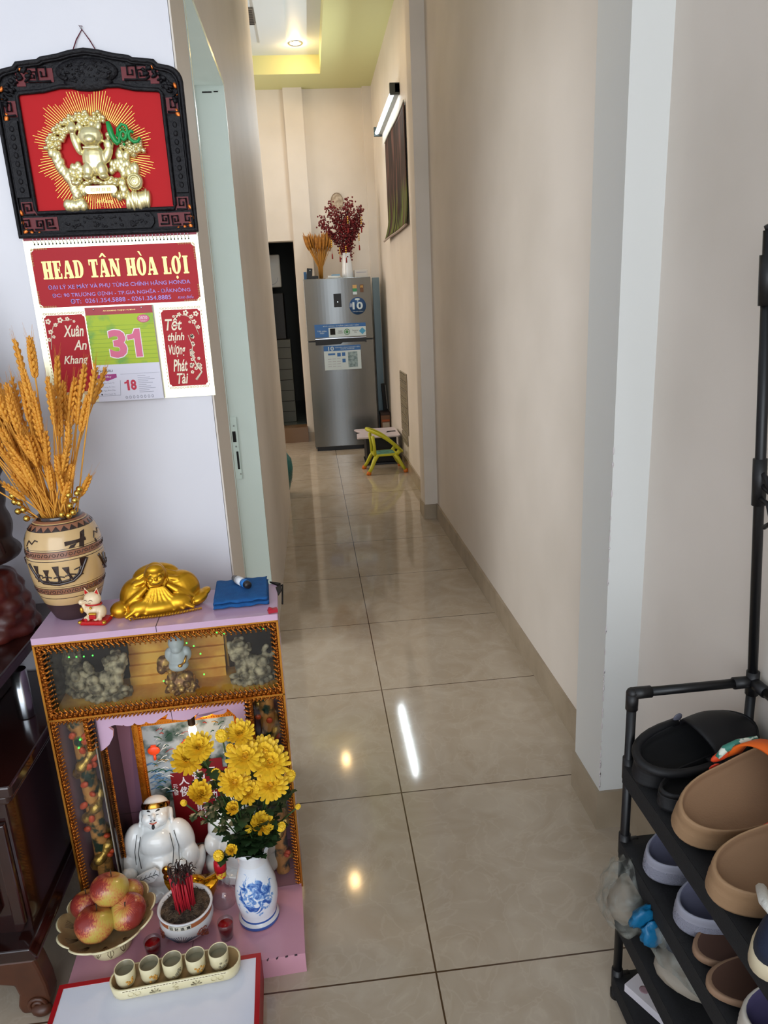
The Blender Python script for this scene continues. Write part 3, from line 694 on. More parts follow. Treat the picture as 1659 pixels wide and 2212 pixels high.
# scalloped valance
def scal(x0, x1, z0, n, amp):
    out_ = []
    for k in range(n*6+1):
        u = k/(n*6); x = x0+(x1-x0)*u; a = (u*n) % 1
        out_.append((x, z0 - amp*math.sqrt(max(0, 1-(2*a-1)**2))))
    return out_
pts = [(-.411, .568), (-.411, .470)] + [(-.404, .474), (-.39, .485), (-.380, .502), (-.377, .518), (-.386, .528), (-.372, .532), (-.355, .528)] + scal(-.355, -.28, .531, 3, .006) + [(-.255, .545), (-.262, .532), (-.240, .526), (-.225, .523), (-.21, .524), (-.19, .538), (-.200, .522)] + scal(-.195, -.13, .532, 2, .005) + [(-.128, .540), (-.112, .520), (-.103, .498), (-.092, .488), (-.083, .484), (-.083, .568)]
b = MB(); b.prism(pts, .020, .028); va = b.build('valance', PINK, al)
b = MB(); b.box(-.2495, -.2483, .0195, .0200, .524, .567); b.build('valance_joint', GROUT, va)
# dragon pillars behind the glass
DRG = mat('dragon_paint', (206, 150, 84), .35, .2, noise=((30, 60, 52), 26, .50, .58), bump=(90, .8, .003))
DRG2 = mat('dragon_scales', (214, 178, 92), .3, .7, noise=((120, 96, 60), 60, .4, .65), bump=(150, 1, .002))
for cx, cw in ((-.456, .018), (-.043, .017)):
    b = MB(); b.lathe([(cw, .06), (cw, .555)], 20, c=(cx, .05, 0)); pl_ = b.build('dragon_pillar', DRG, al)
    b = MB(); b.tube([(cx+cw*1.05*cos(a), .05+cw*1.05*sin(a), .09+.44*a/22) for a in [22*k/110 for k in range(111)]], [.011+.003*sin(k*.9) for k in range(111)], 8); b.build('dragon', DRG2, pl_)
    b = MB(); random.seed(int(-cx*1000))
    for k in range(16): a = random.uniform(3.3, 6.1); z = random.uniform(.1, .52); b.ell((cx+cw*1.3*cos(a), .05+cw*1.3*sin(a), z), (.008, .006, .012), (random.random(), random.random(), 0), nu=8, nv=6)
    b.build('flame', mat('orange_flame', (206, 84, 52), .4), pl_)
# string of green sparks inside the glass
GL_ = mat('green_spark', (60, 255, 60), .5, emit=(60, 255, 70), es=4)
b = MB()
for x, z in ((-.44, .705), (-.425, .704), (-.41, .703), (-.392, .703), (-.196, .709), (-.182, .70), (-.170, .68), (-.168, .63), (-.13, .726), (-.115, .722), (-.03, .724), (-.255, .625)): b.ell((x, .02, z), .0017, nu=8, nv=6)
for x, z in ((-.452, .50), (-.458, .48)): b.ell((x, .03, z), .0022, nu=8, nv=6)
b.build('green_led', GL_, al)
b = MB(); b.tube([(-.004, .17, H_-.02), (.01, .172, H_-.006), (.016, .168, H_-.001), (.013, .12, H_-.03)], .002, 6)
b.prism([(.000, .150), (.012, .168), (.014, .13), (.006, .10)], H_-.001, H_+.0015, 'xy'); b.prism([(-.014, .186), (.0, .1785), (.012, .168), (.004, .16)], H_, H_+.004, 'xy'); b.build('black_tape', mat('black_tape', (24, 18, 18), .7), al)
b = MB(); b.obox((-.006, .006, H_+.005), (.02, .010, .008), (0, 0, .2)); b.obox((-.012, .005, H_+.008), (.007, .007, .009), (0, .5, .2)); b.build('red_corner_clip', mat('red_clip', (176, 30, 50), .4), al)
# ---------------------------------------------------------------- carved figures in the display box
def blobs(lst):
    b = MB()
    for q in lst: b.ell(q[0], q[1], q[2] if len(q) > 2 else (0, 0, 0), nu=18, nv=12)
    return b
GREY = mat('grey_stone_carving', (190, 180, 150), .7, noise=((84, 78, 64), 55, .38, .62), bump=(90, .6, .002))
def lion(name, label, loc, rz, mir):
    m = mir
    L = [((0, 0, .008), (.048, .03, .010)), ((0, 0, .018), (.042, .026, .010)), ((m*.006, 0, .045), (.034, .018, .020), (0, R(-12*m), 0)), ((-m*.022, 0, .040), (.018, .018, .020)),
         ((m*.026, 0, .072), (.020, .019, .020)), ((m*.034, -.016, .069), (.012, .011, .011)), ((m*.028, .0, .092), (.015, .015, .012)),
         ((m*.030, -.012, .045), (.008, .009, .022)), ((m*.016, -.014, .04), (.008, .009, .02)), ((-m*.03, -.014, .03), (.012, .01, .012)), ((-m*.024, -.020, .052), (.013, .010, .013)), ((-m*.018, -.022, .032), (.016, .010, .012)),
         ((m*.040, -.022, .026), (.012, .008, .006)), ((m*.016, -.022, .024), (.010, .008, .006))]
    random.seed(5)
    for k in range(26):
        a = random.uniform(0, 6.28); q = random.uniform(-.4, 1); L.append(((m*(.024+.021*cos(a)), -.002+.014*sin(a), .078+.022*q), (.0065, .006, .0065)))
    for k in range(9): a = R(200+k*28); L.append(((-m*.040+m*.011*cos(a), .004, .066+.013*sin(a)), .006))
    for k in range(22): a = 2*pi*k/22; L.append(((.046*cos(a), .028*sin(a), .006+.003*sin(k*2)), .007))
    o = baked(name, blobs(L), GREY, None, voxel=.0013, smooth=1)
    return tag(o, label, 'figurine', None, loc, rz)
lion('stone_lion', 'grey carved guardian lion left of the bald figure behind the top glass', A(-.385, .065, .58), AA, 1)
lion('stone_lion', 'grey carved guardian lion at the right end behind the top glass', A(-.066, .065, .58), AA, -1)
lion('stone_lion', 'dim grey carved lion at the far left corner behind the top glass', A(-.452, .105, .58), AA-.9, -1)
t = thing('seated_deity', 'pale blue and white bald figurine on gilded base behind the top glass', 'figurine', A(-.225, .060, .572), AA); t.scale=(.86,)*3
baked('robe', blobs([((0, 0, .03), (.036, .026, .03)), ((0, 0, .012), (.04, .028, .012)), ((-.02, -.01, .05), (.014, .014, .014)), ((.02, -.01, .05), (.014, .014, .014)), ((-.038, 0, .088), (.018, .014, .022)), ((-.045, -.004, .075), (.012, .01, .016)), ((-.028, .0, .075), (.014, .012, .014))] + [((.036*cos(a), -.004+.024*sin(a), .01+.012*(k % 3)), .009) for k, a in enumerate([2*pi*j/17 for j in range(17)])]), mat('brown_gold_glaze', (120, 84, 52), .25, .5, noise=((206, 168, 96), 60, .5, .6), bump=(110, .6, .002)), t, voxel=.0016, smooth=2)
baked('body', blobs([((0, 0, .100), (.026, .022, .034)), ((0, -.003, .143), (.021, .019, .022)), ((0, -.012, .128), (.014, .012, .010)), ((-.02, 0, .11), (.013, .013, .02)), ((.022, 0, .11), (.013, .013, .02)), ((.0, -.008, .082), (.026, .02, .016))]), mat('blue_white_porcelain', (186, 198, 206), .12, bump=(40, .3, .002)), t, voxel=.0018, smooth=4)
b = MB(); b.tube([(.008, -.022, .088), (.018, -.024, .096), (.024, -.02, .112)], .003, 8); b.ell((.006, -.024, .087), (.007, .004, .005), nu=10, nv=6); b.build('gold_detail', mat('gilding', (214, 160, 60), .2, 1), t)
# ---------------------------------------------------------------- framed tablet inside
t = thing('votive_picture', 'gilt framed votive picture with red tablet and Chinese characters inside the shrine', 'picture', A(-.242, .143, .068), (R(-2.5), 0, AA))
GF = mat('orange_gilt_frame', (206, 124, 36), .22, .85, bump=(80, .4, .002))
b = MB(); w2, h2 = .1325, .395
for (i0, y0, y1) in ((0, -.004, .006), (.008, -.009, .0), (.015, -.005, .0)):
    a_, c_ = -w2+i0, w2-i0; z0, z1 = i0, h2-i0; q = .0075
    b.box(a_, a_+q, y0, y1, z0, z1); b.box(c_-q, c_, y0, y1, z0, z1); b.box(a_, c_, y0, y1, z0, z0+q); b.box(a_, c_, y0, y1, z1-q, z1)
for k in range(60):
    for x in (-w2+.0185, w2-.0185): b.ell((x, -.006, .02+k*.006), .0016, nu=6, nv=4)
for k in range(38):
    for z in (.0185, h2-.0185): b.ell((-w2+.022+k*.006, -.006, z), .0016, nu=6, nv=4)
b.build('frame', GF, t)
sky = mat('painted_landscape', (150, 160, 168), .3, noise=((36, 60, 50), 22, .46, .62, 7))
b = MB(); b.box(-w2+.02, w2-.02, -.002, .001, .02, h2-.02); b.build('picture', sky, t)
b = MB(); random.seed(9)
for k in range(70):
    x = random.uniform(-.105, .105); z = random.uniform(.25, .365); a = random.uniform(-.5, .9); L = random.uniform(.008, .022)
    b.tube([(x, -.003, z), (x+L*.5*cos(a), -.0036, z+L*.5*sin(a)+.003), (x+L*cos(a), -.003, z+L*sin(a))], random.uniform(.0005, .0012), 4, m=random.randrange(4))
for k in range(30):
    x = random.uniform(-.112, -.06); z = random.uniform(.18, .27); b.tube([(x, -.003, z), (x+.012, -.0036, z+.004), (x+.02, -.003, z-.002)], .0013, 4, m=random.choice((3, 4, 0)))
b.build('painted_detail', [mat('paint_white', (224, 228, 226), .4), mat('paint_red', (190, 60, 50), .4), mat('paint_gold', (206, 160, 70), .4), mat('paint_green', (30, 84, 60), .4), mat('paint_blue', (90, 130, 170), .4)], t)
b = MB(); b.box(-.058, .088, -.0035, -.002, .03, .235); b.box(-.04, .07, -.0035, -.002, .235, .262); b.build('tablet', mat('tablet_crimson', (112, 18, 26), .3), t)
WCH = mat('white_brush_ink', (214, 208, 214), .4)
for s_, q in (('福', (-.010, .012, .222, .244)), ('傑', (-.040, -.012, .168, .196)), ('靈', (-.006, .028, .166, .200)), ('人', (-.040, -.014, .200, .222)), ('地', (-.006, .026, .204, .230)), ('五方五土龍神', (.036, .052, .06, .24)), ('前後地主財神', (-.004, .022, .10, .16))):
    if len(s_) > 1:
        n = len(s_); z0, z1 = q[2], q[3]
        for i, c_ in enumerate(s_[-3:] if q[0] < 0 else s_):
            kk = 3 if q[0] < 0 else n
            lettering('brush_lettering', c_, WCH, t, (q[0], q[1], z1-(i+1)*(z1-z0)/kk+.002, z1-i*(z1-z0)/kk), -.0042, .01)
    else: lettering('brush_lettering', s_, WCH, t, q, -.0042, .02)
for s_, z in (('元', .205), ('發', .186)): lettering('side_lettering', s_, WCH, t, (-.055, -.043, z-.012, z), -.0042, .01)
LN = mat('lantern_red', (214, 70, 30), .3, emit=(214, 60, 20), es=.25)
for x, z in ((-.088, .305), (-.009, .31)):
    b = MB(); b.ell((x, -.006, z), (.015, .004, .012), nu=16, nv=8); b.box(x-.006, x+.006, -.006, -.003, z+.011, z+.014); b.tube([(x, -.004, z-.012), (x, -.004, z-.026)], .0035, 6); b.build('lantern', LN, t)
# ---------------------------------------------------------------- hanging bulb
t = thing('bulb', 'small lit clear bulb hanging in front of the votive picture', 'light bulb', A(-.214, .050, .53))
b = MB(); b.tube([(0, 0, .034), (0, 0, -.012)], .0012, 6); b.build('cord', DARK, t)
b = MB(); b.lathe([(.0001, -.006), (.007, -.008), (.0085, -.02), (.0085, -.036), (.0065, -.04), (.0001, -.04)], 16); b.build('socket', mat('brass_socket', (70, 50, 36), .4, .6), t)
b = MB(); b.lathe([(.006, -.040), (.0095, -.052), (.0085, -.064), (.004, -.078), (.0006, -.088)], 16); b.build('glass', mat('bulb_glow', (255, 236, 200), .3, emit=(255, 222, 170), es=14), t)
l = lamp('altar_bulb_lamp', 'POINT', (0, -.004, -.10), ALTAR_W, (1, .72, .42), .012); l.parent = t
# ---------------------------------------------------------------- on top of the altar
ZT = H_ + .0002
# patterned stoneware vase
BUFF = mat('buff_stoneware', (214, 180, 128), .16, noise=((202, 166, 114), 9, .3, .7), coat=.4)
BRN = mat('dark_brown_glaze', (48, 30, 24), .14, coat=.5)
TAN = mat('tan_band_glaze', (150, 100, 74), .2, coat=.3)
UNG = mat('matte_umber', (66, 46, 46), .5)
vp = [(.0001, 0), (.040, 0), (.043, .003), (.051, .020), (.060, .042), (.0605, .0425), (.0665, .060), (.0668, .0615), (.0675, .064), (.0697, .071), (.0700, .0722), (.0722, .0835), (.0725, .085), (.0730, .088), (.0732, .089),
      (.0765, .110), (.0780, .130), (.0782, .146), (.0781, .1475), (.0779, .152), (.0778, .153), (.0773, .1665), (.0771, .168), (.0769, .1705), (.0768, .1715), (.0740, .186), (.0690, .200), (.0655, .2065), (.0650, .2075), (.0560, .218), (.0545, .2195), (.0525, .221), (.0470, .2245), (.0430, .2275), (.0440, .2305), (.0425, .232), (.0385, .2305), (.0375, .222), (.0375, .150), (.0001, .148)]
vm = [3, 3, 3, 3, 3, 0, 1, 0, 0, 1, 2, 1, 0, 1, 0, 0, 0, 1, 0, 1, 2, 1, 0, 1, 0, 0, 0, 1, 2, 1, 0, 2, 1, 1, 1, 1, 1, 1, 1]
VC = A(-.440, .118, ZT)
t = thing('patterned_vase', 'tan stoneware vase with brown bands and boat figures holding the wheat', 'vase', VC, AA)
b = MB(); b.lathe(vp, 56, vm); b.build('body', [BUFF, BRN, TAN, UNG], t)
def vr(z):
    for i in range(len(vp)-8):
        if vp[i][1] <= z <= vp[i+1][1] and vp[i+1][1] > vp[i][1]: return vp[i][0]+(vp[i+1][0]-vp[i][0])*(z-vp[i][1])/(vp[i+1][1]-vp[i][1])
    return .07
def onv(a, z, d=.0006):
    q = R(-90+a); r = vr(z)+d; return (r*cos(q), r*sin(q), z)
b = MB()
def vs(pts, r=.0016): 
    P2 = []
    for (a0, z0), (a1, z1) in zip(pts[:-1], pts[1:]):
        for k in range(4): P2.append(onv(a0+(a1-a0)*k/4, z0+(z1-z0)*k/4, .0004))
    P2.append(onv(*pts[-1], .0004)); b.tube(P2, r, 6, flat=1)
def vpoly(pts, m=0):
    ca = sum(p[0] for p in pts)/len(pts); cz = sum(p[1] for p in pts)/len(pts)
    vsx = [onv(ca, cz, .0012)]+[onv(a, z, .001) for a, z in pts]; n = len(pts)
    b.add(vsx, [(0, 1+i, 1+(i+1) % n) for i in range(n)], m, False)
for o_ in (0, 118, 236):
    vs([(o_-48, .146-.006), (o_-42, .128), (o_-34, .110), (o_-24, .100), (o_, .096), (o_+22, .100), (o_+34, .112), (o_+40, .128), (o_+47, .144)], .0034)
    vs([(o_-40, .112), (o_-28, .105), (o_, .101), (o_+22, .106), (o_+32, .116)], .0016)
    for k, (a, z0, h, tilt) in enumerate(((-31, .108, .030, -3), (-17, .104, .026, 2), (2, .103, .034, -4), (19, .105, .028, -8), (33, .116, .030, 10))):
        vs([(o_+a-4, z0-.006), (o_+a, z0+.006), (o_+a+4, z0-.006)], .0018); vs([(o_+a, z0+.004), (o_+a+tilt*.4, z0+.014)], .0030)
        vs([(o_+a-8, z0+.008), (o_+a, z0+.011), (o_+a+8, z0+.008)], .0015)
        p0 = o_+a+tilt*.4
        vpoly([(p0-2, z0+.014), (p0+2, z0+.014), (p0+5+tilt*.3, z0+h), (p0-5+tilt*.3, z0+h)])
        for j in (-1.6, 1.6):
            vs([(p0+j*.5, z0+.015), (p0+j+tilt*.3, z0+h-.001)], .0005)
    # bird on the shoulder
    p = o_+38
    vpoly([(p-20, .186), (p-20, .177), (p-2, .179), (p+14, .180), (p+14, .187), (p-2, .186)]); vpoly([(p+4, .184), (p+12, .184), (p+18, .202), (p+8, .199)]); vpoly([(p+2, .180), (p+10, .180), (p+8, .168), (p, .170)]); vpoly([(p-12, .177), (p-2, .179), (p-8, .171), (p-16, .171)])
    vs([(o_-50, .178), (o_-44, .190), (o_-36, .184), (o_-30, .192), (o_-24, .190)], .0014); vs([(o_-48, .176), (o_-46, .168)], .002)
for z in (.0778, .160):
    for k in range(30): vs([(12*k+8*q_(0) if 0 else 12*k+2.6*cos(u), z+.0032*sin(u)) for u in [2*pi*j/7 for j in range(8)]], .0006)
    for k in range(30): vs([(12*k+4.5, z-.0035), (12*k+7.5, z+.0035)], .0007)
for k in range(24): vpoly([(15*k, .207), (15*k+7.5, .2165), (15*k+15, .207)])
b.build('motif', BRN, t)
# wheat
STRAW = mat('golden_straw', (226, 160, 60), .55); EARM = mat('wheat_ear_gold', (232, 166, 62), .6, noise=((206, 134, 40), 60, .35, .7))
def ear_mesh(L, seed, awn=True):
    random.seed(seed); b = MB(); n = 11
    for k in range(n):
        z = L*k/n; s = 1.3*(.55+.45*sin(pi*min(1, (k+2)/(n+1)*.95))) 
        for sd in (-1, 1):
            b.ell((sd*.0036*s, 0, z+.003), (.0028*s, .0030*s, .0068), (0, R(24*sd), 0), nu=6, nv=5)
        b.ell((0, .0034*s*(-1)**k, z+.006), (.0028*s, .0026*s, .0062), (R(-20*(-1)**k), 0, 0), nu=6, nv=5)
        if awn:
            for sd in (-1, 1): b.tube([(sd*.004*s, 0, z+.008), (sd*(.007+random.uniform(0, .003)), random.uniform(-.003, .003), z+.030+random.uniform(0, .014))], [.0003, .00012], 3, caps=False)
    b.ell((0, 0, L), (.002, .002, .006), nu=6, nv=5)
    return b
ears = [ear_mesh(L, 30+i).build('ear', EARM) for i, L in enumerate((.075, .062, .050))]
WLAB = ['golden dried wheat stalk with a full ear, standing among the others in the tan vase']
mouth = V(VC)+V((0, 0, .215))
def wheat(tipx, tipy, tipz, k, ei, label):
    """stalk whose ear base is at (tipx,tipy,tipz)"""
    base = mouth+V((random.uniform(-.028, .028), random.uniform(-.022, .022), -.05)); e_ = V((tipx, tipy, tipz))
    d = e_-base; m_ = base+d*.5+V((-.02*d.x, 0, .012))
    P2 = [tuple(base.lerp(m_, q)*(1-q)+m_.lerp(e_, q)*q-base) for q in [i/6 for i in range(7)]]
    s_ = MB().tube(P2, [.0016]*7, 5).build('wheat_stalk', STRAW)
    tag(s_, label, 'dried wheat', 'wheat stalks in the tan vase', tuple(base))
    ea = ears[ei].copy(); COL.objects.link(ea); ea.parent = s_; ea.location = P2[-1]
    dr = (V(P2[-1])-V(P2[-2])).normalized(); ea.rotation_mode = 'QUATERNION'; ea.rotation_quaternion = dr.to_track_quat('Z', 'Y') @ Euler((0, 0, random.uniform(0, 6.28))).to_quaternion()
    if label[:4] != 'gold': pass
    return s_
random.seed(12)
base_y = VC[1]
tips = [(-.835, 1.300, 0), (-.785, 1.205, 0), (-.755, 1.285, 0), (-.722, 1.290, 0), (-.735, 1.23, 0), (-.645, 1.245, 1), (-.622, 1.235, 0), (-.80, 1.18, 0), (-.825, 1.16, 0), (-.84, 1.12, 0), (-.69, 1.25, 0), (-.67, 1.22, 1)]
TL = ['tallest wheat stalk at the upper left of the bunch', 'golden wheat stalk left of centre, its ear against the white wall', 'tall wheat stalk just left of the red Xuan panel', 'tall wheat stalk overlapping the left red calendar panel', 'wheat stalk in the middle of the bunch in front of the left red panel', 'wheat stalk at the upper right beside the date pad', 'wheat stalk leaning furthest right over the white date page', 'wheat stalk second from the left edge of the photo, high in the bunch', 'wheat stalk leaning far left, ear near the photo edge', 'lowest of the wheat stalks leaning out to the left edge', 'wheat stalk before the right side of the left red panel', 'wheat stalk rising between the left red panel and the date pad']
for (x, z, ei), lb in zip(tips, TL): wheat(x, base_y+random.uniform(-.03, .03), z-.005, 0, ei, lb)
for k in range(72):
    row = k % 4; u = random.random(); z = (1.205, 1.16, 1.11, 1.055)[row]+random.uniform(-.03, .03)
    sp = (z-.93)/.33; x = VC[0] + (-.165+.285*u)*sp*(1 if row < 3 else .85)
    wheat(x, base_y+random.uniform(-.05, .05)*sp-.01*row, z, 0, (0, 0, 1, 2)[row], WLAB[0])
wheat(VC[0]-.108, base_y-.03, 1.065, 0, 2, 'short dried wheat stalk splaying out lowest on the left of the tan vase')
wheat(VC[0]+.058, base_y-.02, 1.035, 0, 2, 'short dried wheat stalk leaning out lowest on the right of the tan vase')
for o in ears: bpy.data.objects.remove(o)
BB = mat('gold_bauble', (214, 176, 84), .14, 1)
def spray(label, pts, loc):
    t = thing('gold_berry_spray', label, 'decoration', loc, 0, None)
    s = MB(); s.tube([(0, 0, -.03), (pts[0][0]*.5, 0, .01), pts[0]], .0012, 5)
    for p in pts: s.tube([(pts[0][0]*.5, 0, .01), p], .0008, 4)
    s.build('wire', BRONZE, t)
    for p in pts: MB().ell(p, p[3] if len(p) > 3 else .0068, nu=14, nv=9).build('berry', BB, t)
spray('gold berry spray hanging out over the left rim of the tan vase', [(-.032, -.012, .012), (-.047, -.01, .028), (-.034, -.014, .032), (-.050, -.01, .049), (-.040, -.012, .046), (-.052, -.01, .062)], (VC[0]-.022, VC[1]-.02, mouth.z+.005))
spray('gold berry spray standing at the right rim of the tan vase', [(.012, -.02, .014), (.022, -.02, .020), (.018, -.02, .035), (.030, -.02, .046), (.020, -.022, .058), (.036, -.018, .060), (.041, -.016, .068), (.0, -.024, .018)], (VC[0]+.022, VC[1]-.02, mouth.z+.005))
# lucky cat
CATW = mat('cream_cat_ceramic', (238, 214, 176), .25); CRED = mat('lacquer_red', (190, 22, 24), .25); CGOLD = mat('cat_gold', (216, 164, 60), .25, .9)
t = thing('beckoning_cat', 'small cream beckoning cat with red collar sitting on a red cushion', 'figurine', A(-.382, .052, ZT), AA-.25)
b = MB(); b.rbox(-.030, .030, -.020, .020, 0, .009, .007); b.build('cushion', CRED, t, bevel=.003)
b = MB()
for x in (-.027, .027):
    for y in (-.017, .017): b.ell((x, y, .007), (.005, .005, .004), nu=8, nv=6)
b.build('cushion_corner', CGOLD, t)
baked('body', blobs([((0, .002, .026), (.019, .016, .019)), ((0, 0, .054), (.0185, .015, .0155)), ((.008, -.012, .014), (.006, .007, .005)), ((.014, -.008, .016), (.005, .005, .010)), ((-.012, -.012, .014), (.007, .008, .006)), ((-.017, -.006, .036), (.0055, .0055, .012), (0, R(-12), 0)), ((-.022, -.008, .049), (.006, .0055, .006)), ((.015, .002, .024), (.009, .013, .014))]), CATW, t, voxel=.0012, smooth=3)
b = MB()
for s in (-1, 1): b.add([(s*.017, 0, .063), (s*.005, 0, .068), (s*.014, -.001, .080), (s*.012, .006, .067)], [(0, 1, 2), (1, 3, 2), (3, 0, 2), (0, 3, 1)], 0, False)
b.build('ear', CATW, t)
b = MB()
for s in (-1, 1): b.add([(s*.0155, -.0015, .0645), (s*.0075, -.0015, .068), (s*.0135, -.0022, .0765)], [(0, 1, 2)], 0, False)
b.tube([(.0165*cos(a), .001+.0145*sin(a), .042-.002*sin(a)) for a in [2*pi*k/20 for k in range(20)]], .0018, 6, closed=True)
b.ell((-.012, -.019, .013), (.004, .002, .004), nu=8, nv=6); b.build('red_detail', CRED, t)
b = MB(); b.ell((.001, -.0155, .039), .0028, nu=10, nv=7)
for k in range(5): b.ell((-.001+.003*k, -.019, .027), .003, nu=8, nv=6)
b.ell((-.021, -.0135, .033), (.004, .003, .007), nu=10, nv=7); b.build('gold_detail', CGOLD, t)
b = MB(); b.obox((.004, -.018, .020), (.015, .007, .010)); b.build('red_bag', CRED, t, bevel=.002)
b = MB()
for s in (-1, 1): b.tube([(s*.006-.003+q*.0045, -.0152+.0004*q*q, .0565-.0022*q*q) for q in (-1, -.5, 0, .5, 1)], .0005, 5)
b.tube([(-.003, -.0154, .051), (0, -.0154, .049), (.003, -.0154, .051)], .0004, 5)
b.build('face', mat('brown_paint_line', (110, 70, 50), .5), t)
# reclining gold monk
GM = mat('brushed_gold_figure', (206, 152, 34), .30, .8, bump=(80, .12, .001))
t = thing('golden_monk_figurine', 'gold laughing monk lying bowed over in wide pleated robe', 'figurine', A(-.255, .098, ZT), AA+.16)
b = MB()
def el(c, r, rot=(0,0,0)): b.ell(c, r, tuple(R(k) for k in rot), nu=26, nv=16)
el((.004, .012, .044), (.058, .040, .046)); el((-.046, .006, .034), (.036, .034, .042), (0, 14, 0)); el((.050, .006, .037), (.040, .034, .042), (0, -14, 0)); el((.0, .022, .066), (.052, .028, .032))
el((0, -.022, .016), (.070, .034, .022)); el((0, -.01, .008), (.086, .044, .012)); el((.08, -.008, .014), (.026, .026, .014), (0, -18, 12)); el((-.082, -.012, .014), (.022, .022, .019)); el((.098, .0, .022), (.016, .018, .008), (0, -24, 0)); el((-.03, -.03, .020), (.036, .022, .020), (0, 0, 15)); el((.034, -.03, .020), (.036, .022, .022), (0, 0, -15))
for k in range(8):
    u = -1+2*k/7; b.tube([(u*.012, -.030, .062), (u*.026, -.038, .040), (u*.046, -.045, .022), (u*.072, -.050, .008)], [.0026, .0045, .0065, .0045], 8)
for s in (-1, 1):
    b.tube([(s*.020, -.024, .062), (s*.040, -.028, .046), (s*.058, -.026, .032), (s*.075, -.02, .020)], [.005, .009, .009, .005], 8)
    b.tube([(s*.018, -.012, .074), (s*.044, -.012, .066), (s*.066, -.004, .045), (s*.074, .0, .026)], [.006, .008, .008, .006], 8)
    b.tube([(s*.02, .0, .086), (s*.050, .004, .070), (s*.074, .01, .042)], [.004, .006, .005], 8)
baked('robe', b, GM, t, voxel=.0017, smooth=2)
b = MB(); el((0, -.020, .088), (.0225, .021, .026)); el((0, -.036, .074), (.016, .008, .010)); el((-.010, -.037, .080), (.007, .006, .006)); el((.010, -.037, .080), (.007, .006, .006)); el((0, -.041, .083), (.004, .004, .005)); el((0, -.036, .068), (.008, .006, .005)); el((0, -.03, .1), (.018, .012, .012))
for s in (-1, 1): el((s*.022, -.018, .082), (.0035, .006, .011)); el((s*.023, -.020, .070), (.003, .004, .006)); el((s*.009, -.036, .092), (.007, .004, .003))
baked('head', b, GM, t, voxel=.0012, smooth=2)
b = MB()
for s in (-1, 1):
    b.tube([(s*.009+q*.005, -.0400+.0008*q*q, .0880-.002*q*q) for q in (-1, -.5, 0, .5, 1)], .0006, 5); b.tube([(s*.009+q*.006, -.0385+.0008*q*q, .0945-.0015*q*q) for q in (-1, -.5, 0, .5, 1)], .0006, 5)
b.tube([(q*.008, -.0445+.0012*q*q, .0722+.0022*q*q) for q in (-1, -.5, 0, .5, 1)], .0008, 5); b.build('face_line', mat('antique_gold_line', (96, 62, 18), .5, .4), t)
b = MB()
for k in range(44): x = -.052+k*.0032; b.tube([(x, -.056+.00016*(k-22)**2*.1, .001), (x, -.060+.00016*(k-22)**2*.1, .004), (x, -.057, .008)], .0013, 6)
b.tube([(-.060, -.058, .004), (-.066, -.056, .010), (-.058, -.058, .012), (-.054, -.058, .005)], .0022, 6); b.build('fringe', GM, t)
# blue towel and ointment tube
TW = mat('blue_terry', (28, 92, 152), .95, bump=(320, 1, .0015), noise=((22, 78, 136), 50, .3, .7))
t = thing('folded_towel', 'folded blue terry towel on the right end of the pink top', 'towel', A(-.076, .118, ZT), AA+.02)
def pill(x0, x1, y0, y1, z0, z1, nm):
    b = MB(); r = (z1-z0)/2
    def f(u, v):
        a = 2*pi*v; cx = (x0+x1)/2; hx = (x1-x0)/2; x = cx+(u*2-1)*hx; w_ = (y1-y0)/2; e_ = abs(cos(a))**.35*(1 if cos(a) > 0 else -1); g_ = abs(sin(a))**.6*(1 if sin(a) > 0 else -1)
        n_ = .0012*sin(x*90+a*3)+.001*sin(x*210)
        return (x+.001*sin(a*5), (y0+y1)/2+w_*e_+n_, (z0+z1)/2+r*g_*(1+.06*sin(x*120))+n_*.4)
    b.grid(f, 24, 28)
    b.add([f(0, k/28) for k in range(28)], [list(range(28))]); b.add([f(1, k/28) for k in range(28)], [list(range(28))])
    return b.build(nm, TW, t)
pill(-.060, .060, -.070, .068, 0, .012, 'lower_fold'); pill(-.058, .058, -.068, .066, .0105, .021, 'upper_fold')
t = thing('ointment_tube', 'short white and blue ointment tube with dark cap lying on the blue towel', 'tube', A(-.076, .132, ZT+.0305), (0, 0, AA+.55))
b = MB(); b.tube([(0, .034, 0), (0, .014, 0)], [.0065, .0095], 14); b.build('crimped_end', mat('grey_tube_end', (104, 100, 96), .5), t)
b = MB(); b.tube([(0, .016, 0), (0, -.010, 0)], .0097, 16); b.build('white_label', mat('tube_white', (226, 228, 232), .4), t)
b = MB(); b.tube([(0, -.010, 0), (0, -.024, 0)], .0098, 16); b.build('blue_label', mat('tube_blue', (40, 120, 196), .4), t)
b = MB(); b.tube([(0, -.024, 0), (0, -.034, 0)], [.0095, .008], 14); b.build('cap', mat('tube_cap', (40, 34, 34), .4), t)
# ---------------------------------------------------------------- offerings on the step
ZS = .0505
IV = mat('ivory_ceramic', (224, 214, 176), .18, noise=((214, 202, 160), 14, .3, .7), coat=.3)
IVD = mat('tan_glazed_inside', (166, 140, 98), .3, noise=((150, 122, 82), 20, .3, .7))
t = thing('fruit_dish', 'ivory footed dish with scalloped rim holding five apples', 'fruit dish', A(-.424, -.090, ZS), AA); t.scale = (.93, .93, 1.14)
def wb(a, i, r, z):
    k = max(0, (r-.045)/.065); s = abs(sin(a*5.5))**.6*2-1
    return r*(1+.055*s*k), z+.004*s*k
b = MB(); b.lathe([(.0001, .002), (.040, .0), (.046, .003), (.043, .012), (.034, .028), (.034, .034), (.052, .042), (.080, .052), (.100, .064), (.1075, .072)], 88, 0, wob=wb)
b.lathe([(.1075, .072), (.104, .0735), (.097, .067), (.078, .056), (.05, .047), (.0001, .044)], 88, [0, 1, 1, 1, 1], wob=wb); b.build('dish', [IV, IVD], t)
